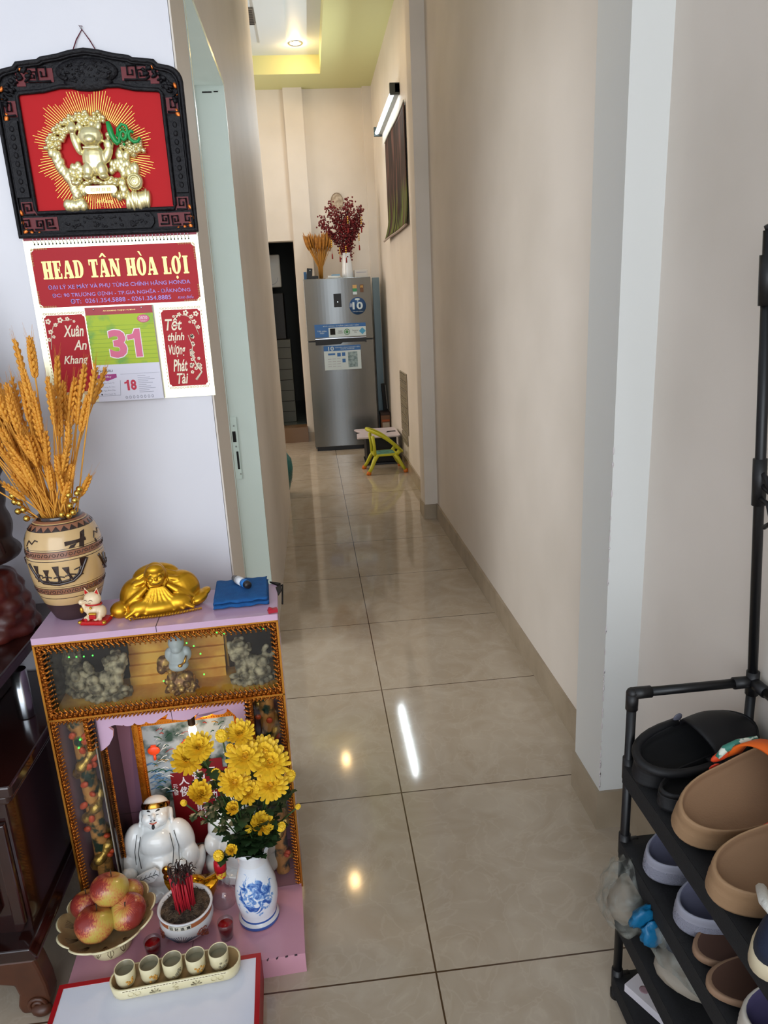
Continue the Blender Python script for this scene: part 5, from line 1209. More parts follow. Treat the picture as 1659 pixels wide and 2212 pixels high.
for k in range(150):
    a = random.uniform(0, 6.28); z = random.uniform(-.005, .15); q = (.025+z*.42)*random.random()**.5
    leafb(b, V((q*cos(a)+.01, q*sin(a)*.8-.01, z)), V((cos(a), sin(a), random.uniform(-.3, .7))), random.uniform(.020, .038))
for k in range(14):
    a = random.uniform(0, 6.28); b.tube([(0, 0, -.06), (.01*cos(a), .01*sin(a), .03), (.05*cos(a)+.01, .03*sin(a), .13)], .0014, 5, m=0)
o = b.build('chrysanthemum_foliage', LEAF); tag(o, 'dense dark green chrysanthemum leaves just above the porcelain vase', 'foliage', None, tuple(fl_top)); o['kind'] = 'stuff'
# ---------------------------------------------------------------- dark wooden altar cabinet at the left
WOOD = mat('dark_red_lacquered_wood', (44, 18, 14), .16, noise=((26, 10, 9), 5, .3, .7), coat=.5)
WOOD2 = mat('worn_brown_wood', (84, 48, 30), .35, noise=((58, 32, 20), 9, .3, .7))
t = thing('carved_wood_cabinet', 'dark red lacquered wooden altar cabinet standing left of the pink shrine', 'cabinet', (-.815, .02, 0))
b = MB(); b.box(-.75, -.02, .05, .50, .165, .50); b.build('body', WOOD, t, bevel=.006)
b = MB(); b.prism([(.0, .14), (.0, .150), (-.006, .158), (-.012, .170), (-.76, .170), (-.76, .14)], .0, .52); b.build('plinth_moulding', WOOD, t, bevel=.003)
b = MB(); b.rbox(-.77, .006, .030, .52, .505, .530, .008); b.build('tabletop', WOOD, t, bevel=.004)
b = MB(); b.rbox(-.76, -.004, .038, .51, .485, .505, .012); b.build('tabletop_moulding', WOOD, t, bevel=.005)
b = MB(); b.rbox(-.75, -.046, .030, .06, .425, .470, .008); b.build('drawer_rail', WOOD, t, bevel=.006)
b = MB(); b.prism([(-.75, .20), (-.10, .20), (-.07, .23), (-.07, .38), (-.10, .41), (-.75, .41)], .038, .05); b.prism([(-.75, .235), (-.13, .235), (-.105, .26), (-.105, .35), (-.13, .375), (-.75, .375)], .030, .038); b.build('carved_panel', WOOD, t, bevel=.004)
b = MB(); b.prism([(-.05, .18), (-.035, .18), (-.026, .2), (-.026, .44), (-.05, .44)], .036, .05); b.build('corner_post', WOOD, t, bevel=.003)
b = MB(); b.prism([(-.75, .14), (-.010, .14), (-.003, .11), (.004, .07), (.006, .035), (.002, .012), (-.01, .0), (-.055, .0), (-.062, .02), (-.055, .05), (-.06, .075), (-.10, .085), (-.13, .075), (-.75, .075)], .004, .05); b.build('carved_foot', WOOD2, t, bevel=.006)
b = MB(); b.tube([(-.022+.020*cos(a)*(1-a/14), .002, .022+.020*sin(a)*(1-a/14)) for a in [k*.5 for k in range(20)]], .0045, 8); b.ell((-.012, .0, .014), (.022, .014, .014)); b.build('claw_scroll', WOOD2, t)
b = MB(); b.rbox(-.77, -.018, .10, .52, .690, .715, .006); b.build('upper_shelf', WOOD, t, bevel=.004)
b = MB(); b.box(-.74, -.15, .14, .50, .53, .690); b.build('upper_body', WOOD, t, bevel=.004)
# steel cup between the two levels
t = thing('steel_cup', 'shiny steel cylinder standing on the dark cabinet under its upper shelf', 'cup', (-.874, .315, .5302))
b = MB(); b.lathe([(.0001, 0), (.0175, 0), (.018, .002), (.018, .118), (.0165, .118), (.0165, .004), (.0001, .003)], 28); b.build('cup', mat('brushed_steel', (190, 194, 198), .22, 1), t)
# wooden robed statue on a rock base
ST = mat('dark_carved_wood', (52, 28, 22), .4, noise=((34, 18, 14), 12, .3, .7), bump=(30, .3, .003)); ST2 = mat('red_brown_rock_wood', (92, 32, 24), .35, noise=((60, 22, 18), 10, .3, .7), bump=(26, .4, .004))
t = thing('robed_wood_statue', 'tall dark carved wooden robed statue on a red brown rock at the left edge', 'statue', (-.955, .385, .716))
L = []
random.seed(2)
for z, r in ((.01, .145), (.04, .135), (.07, .125), (.10, .11), (.125, .09)):
    for k in range(10): a = 2*pi*k/10+z*30; L.append(((r*.60*cos(a), r*.50*sin(a), z), (.034, .030, .022), (random.uniform(-.3, .3), 0, 0)))
    L.append(((0, 0, z), (r*.8, r*.65, .03)))
baked('rock_base', blobs(L), ST2, t, voxel=.006, smooth=2)
L = [((.02, 0, .19), (.09, .075, .035)), ((.04, -.01, .20), (.068, .05, .036)), ((.03, 0, .25), (.07, .06, .07)), ((.02, 0, .32), (.078, .06, .08)), ((.03, 0, .42), (.085, .06, .10)), ((.03, 0, .52), (.08, .06, .09)), ((0, 0, .62), (.07, .06, .08)), ((-.01, -.02, .72), (.05, .05, .06))]
baked('robed_body', blobs(L), ST, t, voxel=.005, smooth=5)
b = MB()
for k in range(6): b.tube([(-.03+k*.024, -.06, .55), (-.02+k*.022, -.062, .42), (-.03+k*.022, -.062, .30), (-.03+k*.026, -.06, .20)], [.004, .006, .007, .004], 6)
b.build('robe_folds', ST, t)
# ---------------------------------------------------------------- shoe rack
RK = mat('black_powder_coat', (16, 16, 18), .38); FAB = mat('black_nonwoven_fabric', (20, 20, 22), .85, bump=(300, .5, .001)); JN = mat('black_plastic_joint', (22, 21, 22), .45)
t = thing('shoe_rack', 'black metal tube shoe rack with fabric shelves and a tall coat hanger post', 'shoe rack', (.357, -.106, 0))
r = .0085
def bar(nm, p0, p1, rr=r, m=RK): b = MB(); b.tube([p0, p1], rr, 14); return b.build(nm, m, t)
ys = -.78
bar('short_post', (0, 0, .012), (0, 0, .70)); bar('short_post', (.0, ys, .012), (0, ys, .70)); bar('tall_post', (.228, 0, .012), (.226, 0, .70)); bar('tall_post', (.226, 0, .70), (.176, .0, 1.47)); bar('tall_post', (.228, ys, .012), (.226, ys, 1.4))
for z in (.70, .545, .378, .212, .049):
    bar('cross_bar', (0, 0, z), (.228, 0, z)); bar('cross_bar', (0, ys, z), (.228, ys, z))
    if z < .7: bar('long_bar', (0, 0, z), (0, ys, z)); bar('long_bar', (.228, 0, z), (.228, ys, z))
bar('long_bar', (.226, 0, .70), (.226, ys, .70)); bar('long_bar', (.190, 0, 1.455), (.19, ys, 1.455))
for z in (.545, .378, .212, .049):
    b = MB()
    def sh(u, v, z=z):
        x = -.0095+.247*u; y = .004+(ys-.008)*v; zz = z+.0088-.006*sin(pi*u)*sin(pi*min(1, v*1.0))
        return (x, y, zz)
    b.grid(sh, 10, 26); b.add([(-.0096, .0, z+.008), (-.0096, ys, z+.008), (-.0100, ys, z-.030), (-.0100, 0, z-.030)], [(0, 1, 2, 3)], 0, False); b.build('fabric_shelf', FAB, t, solid=.0014)
    b = MB(); b.tube([(0, 0, z-.022), (0, 0, z+.022)], .0110, 14); b.tube([(.0, .0, z), (.026, 0, z)], .0108, 14); b.build('joint', JN, t)
b = MB(); b.ell((0, 0, .70), .0112, nu=14, nv=10); b.tube([(0, 0, .70), (.034, 0, .70)], .0110, 14); b.tube([(0, 0, .70), (0, 0, .668)], .0110, 14); b.build('joint', JN, t)
b = MB(); b.tube([(.226, 0, .72), (.227, 0, .675)], .0115, 14); b.tube([(.19, 0, .70), (.23, 0, .70)], .011, 14); b.tube([(.226, 0, .70), (.226, -.04, .70)], .011, 14); b.build('joint', JN, t)
b = MB(); b.tube([(.1785, 0, 1.435), (.1835, 0, 1.36)], .0125, 14); b.tube([(.178, .0, 1.47), (.174, .0, 1.478)], .0068, 10); b.box(.176, .20, -.08, .0, 1.385, 1.462); b.build('top_joint', JN, t)
b = MB(); b.tube([(.1985, 0, 1.115), (.2035, 0, 1.035)], .0112, 14)
b.tube([(.2, 0, 1.095), (.20, -.02, 1.085), (.198, -.05, 1.05), (.197, -.07, 1.04)], .0042, 8); b.tube([(.2, 0, 1.075), (.205, -.03, 1.06), (.21, -.055, 1.03)], .0042, 8); b.tube([(.2, 0, 1.05), (.20, -.03, 1.045), (.196, -.05, 1.02), (.197, -.03, 1.005)], .0042, 8); b.build('coat_hook', JN, t)
b = MB(); b.tube([(0, 0, .0), (0, 0, .018)], .0120, 14); b.build('foot_cap', JN, t)
b = MB(); b.tube([(0, ys, .0), (0, ys, .018)], .0120, 14); b.build('foot_cap', JN, t); b = MB(); b.tube([(.228, 0, .0), (.228, 0, .018)], .0120, 14); b.build('foot_cap', JN, t)
# ---------------------------------------------------------------- shoes
def halfw(u, W):
    """half width along the foot, heel u=0 to toe u=1"""
    pts = ((0, .0), (.02, .42), (.06, .66), (.14, .82), (.3, .80), (.45, .84), (.62, .98), (.74, 1.0), (.86, .90), (.94, .68), (.98, .44), (1, .0))
    for (a, x), (c, y) in zip(pts[:-1], pts[1:]):
        if a <= u <= c: return W/2*(x+(y-x)*(u-a)/(c-a))
    return 0
def ring(L, W, z, s=1., dz=0, n=44, off=0):
    P2 = []
    for k in range(n):
        a = 2*pi*k/n; u = .5-.5*cos(a); sg = 1 if sin(a) >= 0 else -1
        h = math.sqrt(max(0, 1-abs(2*u-1)**2.6)); h *= (.84 if u < .4 else .84+.16*min(1, (u-.4)/.3))
        x = L/2+(L*(u-.5))*s; y = sg*W/2*h*s
        P2.append((x, y, z+dz*cos(a)))
    return P2
def stack(b, rings, ms, cap0=True):
    n = len(rings[0]); v = [p for r_ in rings for p in r_]; fs = []; mm = []
    for i in range(len(rings)-1):
        for j in range(n): fs.append((i*n+j, i*n+(j+1) % n, (i+1)*n+(j+1) % n, (i+1)*n+j)); mm.append(ms[i])
    if cap0: fs.append(list(range(n))[::-1]); mm.append(ms[0])
    fs.append([(len(rings)-1)*n+j for j in range(n)]); mm.append(ms[-1])
    b.add(v, fs, mm)
def clog(t, L, W, mout, mrib, min_, H=.058, toeh=.055, x0f=.5, top=None):
    """clog with its heel at the origin and toe towards +X, open heel half and domed toe"""
    b = MB(); R_ = [ring(L, W, 0, .90), ring(L, W, .004, .97), ring(L, W, .012, 1.0), ring(L, W, .014, .975), ring(L, W, .022, 1.0), ring(L, W, .024, .98), ring(L, W, .032, 1.0), ring(L, W, .034, .985)]
    R_ += [ring(L, W, H*.80, .99, -.003), ring(L, W, H, .985, -.006), ring(L, W, H+.004, .965, -.006), ring(L, W, H+.002, .935, -.006), ring(L, W, H-.008, .915, -.004), ring(L, W, H-.020, .88)]
    stack(b, R_, [1, 1, 1, 1, 1, 1, 1, 0, 0, 0, 0, 2, 2, 2]); b.build('sole_and_rim', [mout, mrib, min_], t)
    b = MB()
    x0 = L*x0f
    def dome(u, v):
        x = x0+(L*.985-x0)*u; uu = x/L; h = math.sqrt(max(0, 1-abs(2*uu-1)**2.6))*(.84+.16*min(1, max(0, (uu-.4)/.3)))
        a = pi*v; y = -W/2*.975*h*cos(a); zt = H-.006-.0*u + toeh*(math.sqrt(max(0, 1-u**2.2)))*(1-.0*u)
        z = (H-.012)+(zt-(H-.012))*sin(a)**.75 if sin(a) > 0 else H-.012
        return (x+(-.012*sin(a)+.006)*(1-u), y, z)
    b.grid(dome, 14, 22); b.build('toe_cap', top or mout, t, solid=.005)
    return t
def place(name, label, cat, loc, rot, group=None): return thing(name, label, cat, loc, rot, group)
BK1 = mat('black_foam', (17, 17, 20), .6); BK2 = mat('black_foam_inside', (12, 12, 14), .8)
TN = mat('tan_foam', (150, 118, 86), .75, bump=(400, .4, .0008)); TNI = mat('tan_foam_inside', (140, 108, 80), .85, bump=(400, .4, .0008)); OR = mat('orange_strap', (222, 96, 20), .6); GS = mat('green_white_strap', (52, 120, 104), .6, noise=((210, 214, 200), 60, .5, .55)); GRY = mat('grey_rivet', (92, 92, 104), .4)
ORR = mat('orange_red_dot', (212, 62, 36), .6)
sx = .335
def strap_arc(t, L, W, z, m, fwd=True, wd=.010, lift=.030, back=.1):
    b = MB(); n = 20; P2 = []
    for k in range(n+1):
        a = pi*k/n; x = L*.52+L*.09*sin(a)
        P2.append(V((x, -W*.47*cos(a), z+lift*sin(a)**.7)))
    v = []
    for i, p in enumerate(P2): v += [tuple(p+V((-wd if fwd else 0, 0, -0.0 if fwd else -wd))), tuple(p+V((wd if fwd else 0, 0, 0 if fwd else wd)))]
    b.add(v, [(2*i, 2*i+1, 2*i+3, 2*i+2) for i in range(n)]); return b.build('strap', m, t, solid=.004)
def rivets(t, L, W, z, m):
    for s in (-1, 1): MB().ell((L*.49, s*W*.475, z), (.010, .003, .010), nu=14, nv=7).build('rivet', m, t)
t = place('clog', 'black foam clog at the far end of the top shelf, grey rivets on its strap', 'shoe', (.338, -.168, .560), (R(12), R(-3), R(14)), 'pair of black clogs')
clog(t, .255, .112, BK1, BK1, BK2, H=.050, toeh=.036); rivets(t, .262, .112, .060, GRY)
b = MB(); b.tube([(.128-.122*sin(pi*k/16)**.7, .053*cos(pi*k/16)**1 if 0 else .053*cos(pi*k/16), .050) for k in range(17)], .008, 8); b.build('strap', BK1, t)
t = place('clog', 'black foam clog squeezed between the other black clog and the large tan one', 'shoe', (.350, -.236, .556), (R(4), 0, R(12)), 'pair of black clogs')
clog(t, .24, .088, BK1, BK1, BK2, H=.044, toeh=.016)
t = place('clog', 'large tan foam clog with orange strap on the top shelf of the rack', 'shoe', (.338, -.308, .568), (R(22), R(-6), R(8)), 'pair of tan clogs')
clog(t, .262, .128, TN, TN, TNI, H=.066, toeh=.056, x0f=.64); strap_arc(t, .262, .132, .066, OR, True, .014, .064)
b = MB(); b.tube([(.105, .062, .072), (.12, .067, .082), (.14, .066, .090), (.17, .060, .098)], [.004, .006, .006, .004], 8); b.tube([(.10, -.064, .066), (.118, -.068, .070), (.13, -.069, .080)], [.004, .007, .006], 8); b.build('lace_trim', GS, t)
b = MB(); b.ell((.118, -.066, .060), (.020, .006, .011), (0, -.4, 0)); b.ell((.118, .066, .066), (.020, .006, .010), (0, -.4, 0)); b.split('strap_end', mat('orange_red_strap', (216, 70, 30), .6), t, nf=160)
MB().ell((.10, .0565, .056), (.010, .0022, .008), nu=14, nv=7).build('inner_dot', ORR, t)
t = place('clog', 'second tan foam clog, nearer the camera, with a round orange red dot inside', 'shoe', (.328, -.425, .562), (R(16), R(-4), R(2)), 'pair of tan clogs')
clog(t, .262, .122, TN, TN, TNI, H=.062, toeh=.052, x0f=.64); MB().ell((.118, .053, .050), (.012, .0025, .012), nu=14, nv=7).build('inner_dot', ORR, t); strap_arc(t, .262, .126, .062, OR, True, .013, .060)
LV = mat('pale_lavender_foam', (142, 142, 154), .6); LVR = mat('lavender_ribbed_sole', (136, 136, 149), .7, bump=(420, 1, .003)); LVI = mat('slate_lavender_footbed', (112, 112, 134), .8)
t = place('clog', 'lavender clog with ribbed sole on the second shelf, next to the rack post', 'shoe', (.350, -.203, .392), (R(10), R(-3), R(8)), 'pair of lavender clogs')
clog(t, .25, .112, LV, LVR, LVI, H=.054, toeh=.046)
t = place('clog', 'lavender clog with ribbed sole on the second shelf, above the brown sandals', 'shoe', (.350, -.312, .392), (R(10), R(-3), R(4)), 'pair of lavender clogs')
clog(t, .25, .114, LV, LVR, LVI, H=.054, toeh=.046)
BS = mat('brown_insole', (84, 58, 46), .7); BSE = mat('tan_sandal_edge', (140, 110, 86), .7); BST = mat('dark_brown_strap', (34, 26, 22), .5)
for lab, x, y, rz in (('brown flat sandal behind the other, its rounded heel showing on the second shelf', .352, -.372, 8), ('brown flat sandal in front, its heel jutting past the second shelf edge', .342, -.425, -4)):
    t = place('sandal', lab, 'shoe', (x, y, .392), (R(6), R(-2), R(rz)), 'pair of brown sandals')
    b = MB(); stack(b, [ring(.235, .096, 0, .96), ring(.235, .096, .004, 1), ring(.235, .096, .013, 1), ring(.235, .096, .015, .97), ring(.235, .096, .0135, .93)], [1, 1, 1, 1, 0]); b.build('sole', [BS, BSE], t)
    b = MB(); b.tube([(.13+.0*a, -.040*cos(a), .012+.030*sin(a)) for a in [pi*k/12 for k in range(13)]], .014, 8, flat=.25); b.build('strap', BST, t)
NV = mat('navy_canvas', (20, 30, 52), .8, bump=(300, .5, .001)); CS = mat('cream_rubber_sole', (196, 182, 152), .6); PWH = mat('white_patch', (196, 198, 208), .6); WL = mat('white_lining', (206, 204, 196), .9, bump=(120, .8, .003))
t = place('sneaker', 'navy canvas sneaker with white patch and cream rubber sole at the right edge', 'shoe', (.322, -.545, .560), (R(8), R(-3), R(14)), None)
b = MB(); stack(b, [ring(.27, .108, 0, .95), ring(.27, .108, .006, 1.0), ring(.27, .108, .026, 1.0), ring(.27, .108, .030, .97)], [0, 0, 0]); b.build('sole', CS, t)
b = MB(); stack(b, [ring(.27, .104, .026, .98), ring(.27, .100, .050, .97), ring(.27, .092, .078, .93, -.012), ring(.27, .086, .096, .90, -.016), ring(.27, .080, .096, .86, -.016), ring(.27, .080, .04, .84)], [0, 0, 0, 1, 1, 1]); b.build('upper', [NV, WL], t)
b = MB(); b.tube([(.035, -.040, .090), (.01, -.015, .112), (.006, 0, .116), (.01, .015, .112), (.035, .040, .092)], .007, 8); b.build('collar', WL, t)
b = MB(); b.ell((.075, -.0485, .052), (.026, .003, .020), (R(-8), R(0), 0), nu=20, nv=8); b.build('side_patch', PWH, t)
b = MB()
for k in range(20): x = .02+k*.006; b.tube([(x, -.048+.0005*(k-8)*.1, .078-.0002*k), (x+.003, -.048, .078)], .0006, 4)
b.build('stitching', mat('pale_stitch', (120, 130, 150), .7), t)
PUR = mat('purple_grey_footbed', (76, 68, 104), .85)
t = place('clog', 'white clog with purple footbed on the shelf below the navy sneaker', 'shoe', (.345, -.500, .392), (R(10), R(-3), R(-6)), None)
clog(t, .25, .115, mat('off_white_foam', (184, 176, 164), .7), mat('off_white_foam', (184, 176, 164), .7), PUR, H=.055, toeh=.05)
# plastic bag with knot, hanging across the lower shelves
PB = bpy.data.materials.new('milky_plastic_film'); PB.use_nodes = True
nt = PB.node_tree; pb = nt.nodes['Principled BSDF']; pb.inputs['Base Color'].default_value = lin((150, 152, 144)); pb.inputs['Roughness'].default_value = .22; pb.inputs['Alpha'].default_value = .5
tc = nt.nodes.new('ShaderNodeTexCoord'); n = nt.nodes.new('ShaderNodeTexNoise'); n.inputs['Scale'].default_value = 14; n.inputs['Distortion'].default_value = 2.2; mr = nt.nodes.new('ShaderNodeMapRange'); mr.inputs['From Min'].default_value = .42; mr.inputs['From Max'].default_value = .62; mr.inputs['To Min'].default_value = .08; mr.inputs['To Max'].default_value = .55
nt.links.new(tc.outputs['Object'], n.inputs['Vector']); nt.links.new(n.outputs[0], mr.inputs[0]); nt.links.new(mr.outputs[0], pb.inputs['Alpha'])
bm_ = nt.nodes.new('ShaderNodeBump'); bm_.inputs['Strength'].default_value = .8; bm_.inputs['Distance'].default_value = .006; nt.links.new(n.outputs[0], bm_.inputs['Height']); nt.links.new(bm_.outputs[0], pb.inputs['Normal'])
t = thing('plastic_bag', 'clear plastic bag of shoes tied with a blue knot beside the lower rack shelves', 'bag', (.372, -.205, .219)); t.scale = (1.15, 1.15, 1.15)
def crump(seed, amp):
    random.seed(seed); ph = [random.uniform(0, 6.28) for _ in range(6)]
    def f(p):
        s = 1+amp*(sin(5*p.x+7*p.y+ph[0])+.7*sin(11*p.z+6*p.x+ph[1])+.5*sin(17*p.y+9*p.z+ph[2])); return p*s
    return f
b = MB(); b.ell((.050, -.058, .062), (.072, .062, .058), (.2, .2, -.5), nu=48, nv=30, fn=crump(3, .06)); b.ell((-.022, .044, .076), (.044, .050, .066), (0, .2, 0), nu=36, nv=24, fn=crump(5, .06)); b.build('film', PB, t)
BL = mat('blue_plastic_tie', (14, 98, 140), .4, bump=(60, .6, .004))
b = MB()
def leaf3(pts, thick=.004): 
    b.add([tuple(p) for p in pts], [tuple(range(len(pts)))], 0, True)
b.ell((-.006, -.014, .108), (.016, .013, .014), fn=crump(2, .1)); b.ell((-.030, -.028, .104), (.026, .010, .022), (.3, .5, .4), fn=crump(4, .14)); b.ell((.010, .012, .130), (.011, .010, .026), (.2, .3, 0), fn=crump(7, .12)); b.ell((-.020, -.038, .080), (.020, .009, .026), (0, -.4, .3), fn=crump(9, .14)); b.build('blue_tie', BL, t)
for (c, rr, m_) in (((.058, -.050, .050), (.060, .040, .030), NV), ((.030, -.072, .030), (.058, .034, .018), mat('pale_sole', (140, 130, 116), .6)), ((-.024, .044, .066), (.028, .036, .046), mat('pale_sole', (140, 130, 116), .6))):
    b = MB(); b.ell(c, rr, (.3, .25, -.5), nu=20, nv=12, fn=crump(int(c[0]*1e4), .05)); b.build('shoe_inside', m_, t)
# white shoebox lid strip on the bottom shelf
t = thing('white_box', 'narrow white printed box lying on the bottom shelf of the rack', 'box', (.415, -.215, .0585), (0, 0, R(-62)))
b = MB(); b.box(-.09, .09, -.020, .020, 0, .018); b.build('carton', mat('white_carton', (206, 200, 204), .5), t)
for k in range(3): b = MB(); b.ell((-.06+.045*k, 0, .018), (.009, .009, .0005), nu=16, nv=4); b.build('printed_mark', mat('grey_pink_print', (150, 120, 128), .5), t)
t = thing('white_tag', 'crumpled white paper tag hanging at the rack post under the lavender clog', 'tag', (.372, -.112, .355))
b = MB(); b.add([(0, 0, .01), (.03, -.01, .014), (.02, -.012, -.006), (-.012, -.004, -.012), (-.008, .0, .0)], [(0, 1, 2), (0, 2, 3), (0, 3, 4)], 0, False); b.build('paper', mat('tag_paper', (200, 190, 184), .7), t, solid=.001)
# ---------------------------------------------------------------- back of the corridor
STEEL = mat('brushed_fridge_steel', (124, 126, 126), .24, .75, bump=(3, .03, .01)); FSIDE = mat('grey_fridge_side', (104, 112, 114), .4); BLKP = mat('black_plastic', (14, 14, 16), .4)
FY = 6.05
t = thing('refrigerator', 'grey steel two door refrigerator with blue stickers and a round 10 badge', 'refrigerator', (.12, FY, 0))
fx0, fx1 = -.322, .330
b = MB(); b.box(fx0+.006, fx1-.006, .06, .60, .02, 1.680); b.build('cabinet', FSIDE, t)
def door(nm, z0, z1):
    b = MB()
    def f(u, v): x = fx0+(fx1-fx0)*u; return (x, .010-.022*(1-(2*u-1)**2)-.000, z0+(z1-z0)*v)
    P2 = [(fx0+(fx1-fx0)*k/20, .012-.024*(1-(2*k/20-1)**2)) for k in range(21)]+[(fx1, .055), (fx0, .055)]
    b.prism(P2, z0, z1, 'xy', 0, False); return b.build(nm, STEEL, t, bevel=.004)
d1 = door('freezer_door', 1.105, 1.685); d2 = door('lower_door', .045, 1.093)
b = MB(); b.box(fx0+.01, fx1-.01, .03, .06, 1.09, 1.11); b.box(fx0+.02, fx1-.02, .02, .5, .0, .045); b.build('gap_and_base', BLKP, t)
b = MB(); b.prism([(-.245, 1.120), (.258, 1.120), (.258, 1.068), (.245, 1.078), (.02, 1.078), (.0, 1.062), (-.245, 1.062)], -.019, .01); b.build('recessed_handle', BLKP, d2)
b = MB(); b.box(-.245, .258, -.0200, -.018, 1.118, 1.123); b.build('handle_lip', CHR, d2)
BLUE = mat('sticker_blue', (34, 92, 156), .3); PALE = mat('sticker_pale', (190, 204, 208), .3); NAVY = mat('badge_navy', (26, 66, 112), .2)
y0 = -.0175
b = MB(); b.rbox(-.042, .030, -.2, .2, 0, 1, .002) if 0 else b.box(-.040, .034, -.0155, -.010, 1.415, 1.540); b.build('display_panel', BLKP, d1)
b = MB(); b.ell((-.003, -.0160, 1.463), (.004, .001, .004), nu=10, nv=6); b.build('display_light', mat('display_dot', (255, 255, 255), .5, emit=(220, 240, 255), es=3), d1)
b = MB(); b.tube([(.190, -.0095, 1.417), (.190, -.0065, 1.417)], .082, 32); b.build('round_badge', NAVY, d1)
lettering('badge_number', '10', PALE, d1, (.140, .240, 1.385, 1.455), -.0100, .03)
lettering('badge_lettering', 'NĂM BẢO HÀNH', PALE, d1, (.140, .240, 1.360, 1.372), -.0100)
b = MB(); b.ell((.190, -.0098, 1.480), (.026, .001, .010), nu=18, nv=5); b.build('badge_mark', PALE, d1)
def sticker(x0, x1, z0, z1, m, par, y=-.0145): b = MB(); b.box(x0, x1, y, y+.004, z0, z1); return b.build('sticker', m, par)
s1 = sticker(-.245, .257, 1.135, 1.258, PALE, d1, -.0168)
b = MB(); b.box(-.245, .257, -.0172, -.0168, 1.224, 1.258); b.box(-.245, -.110, -.0172, -.0168, 1.135, 1.224); b.build('blue_field', BLUE, s1)
lettering('sticker_lettering', 'BẢO HÀNH 10 NĂM CHO MÁY NÉN', PALE, s1, (-.16, .19, 1.233, 1.249), -.0175)
lettering('sticker_lettering', 'Tiết kiệm\nđiện', PALE, s1, (-.22, -.13, 1.165, 1.205), -.0175)
lettering('sticker_lettering', 'Digital\nInverter', DG, s1, (-.02, .03, 1.165, 1.195), -.0175)
lettering('sticker_lettering', 'Deodorizer\nFilter', DG, s1, (.125, .185, 1.165, 1.195), -.0175)
b = MB(); b.box(-.095, -.045, -.0173, -.0168, 1.155, 1.215); b.build('sticker_icon', DARK, s1)
b = MB(); b.tube([(.070+.026*cos(a), -.0172, 1.178+.026*sin(a)) for a in [2*pi*k/24 for k in range(24)]], .003, 6, closed=True); b.ell((.070, -.0172, 1.178), (.015, .0015, .015)); b.build('green_icon', mat('leaf_icon_green', (70, 130, 80), .4), s1)
b = MB(); b.prism([(.222+.033*cos(a), 1.180+.033*sin(a)) for a in [R(90*k) for k in range(4)]], -.0174, -.0168); b.build('diamond_icon', mat('icon_blue', (70, 150, 190), .4), s1)
s2 = sticker(-.170, .195, .815, 1.050, PALE, d2, -.0165)
b = MB(); b.box(-.170, .195, -.0170, -.0165, 1.000, 1.050); b.build('blue_field', BLUE, s2)
lettering('sticker_number', '10', PALE, s2, (-.125, -.070, 1.004, 1.044), -.0173, .02)
lettering('sticker_lettering', 'NĂM BẢO HÀNH CHO MÁY NÉN\nDIGITAL INVERTER', PALE, s2, (-.055, .185, 1.010, 1.040), -.0173)
b = MB()
for x0, x1, z0, z1 in ((-.130, -.06, .960, .978), (-.04, -.005, .945, .980), (.008, .040, .948, .982), (.008, .040, .885, .920)): b.box(x0, x1, -.0170, -.0165, z0, z1)
b.build('blue_icon', BLUE, s2)
b = MB(); b.box(.066, .160, -.0170, -.0165, .835, .985); b.box(.072, .120, -.0173, -.0170, .845, .975); b.build('product_picture', mat('fridge_photo_grey', (96, 118, 122), .3, noise=((140, 160, 164), 40, .4, .6)), s2)
b = MB()
for k in range(12): b.box(-.135+(k % 3)*.045, -.10+(k % 3)*.045, -.0169, -.0165, .92-(k//3)*.024, .924-(k//3)*.024)
b.build('fine_print', GY, s2)
s3 = sticker(.150, .190, 1.582, 1.615, mat('energy_orange', (190, 150, 90), .4), d1, -.012); s4 = sticker(.150, .190, 1.553, 1.582, mat('energy_green', (46, 130, 84), .4), d1, -.012); s5 = sticker(.150, .190, 1.525, 1.551, PALE, d1, -.012); s6 = sticker(.222, .256, 1.545, 1.615, mat('award_brown', (96, 60, 30), .4), d1, -.006)
lettering('sticker_number', '10', mat('award_gold', (226, 180, 90), .4), s6, (.226, .250, 1.585, 1.608), -.0068, .02)
# things on the refrigerator
FT = 1.6855
t = thing('white_vase', 'slim white vase on the refrigerator holding red berry branches', 'vase', (.243, FY+.25, FT))
b = MB(); b.lathe([(.0001, 0), (.058, 0), (.060, .01), (.050, .12), (.042, .235), (.044, .242), (.039, .24), (.040, .05), (.0001, .05)], 32); b.build('vase', PORC, t)
BR = mat('red_berry', (104, 10, 18), .4); TWG = mat('dark_twig', (60, 26, 24), .7)
random.seed(41)
BLABEL = ['tall red berry branch spreading from the white vase on the refrigerator']
b0 = V((.243, FY+.25, FT+.22))
ends = [(-.245, .30), (-.23, .37), (-.165, .45), (-.125, .49), (-.08, .44), (-.02, .42), (.045, .53), (.075, .50), (.02, .46), (.12, .42), (.165, .46), (.185, .43), (.15, .35), (-.19, .27), (.12, .28), (-.05, .37), (.05, .40), (-.1, .35), (.17, .30), (-.15, .22), (.09, .33), (0, .33)]
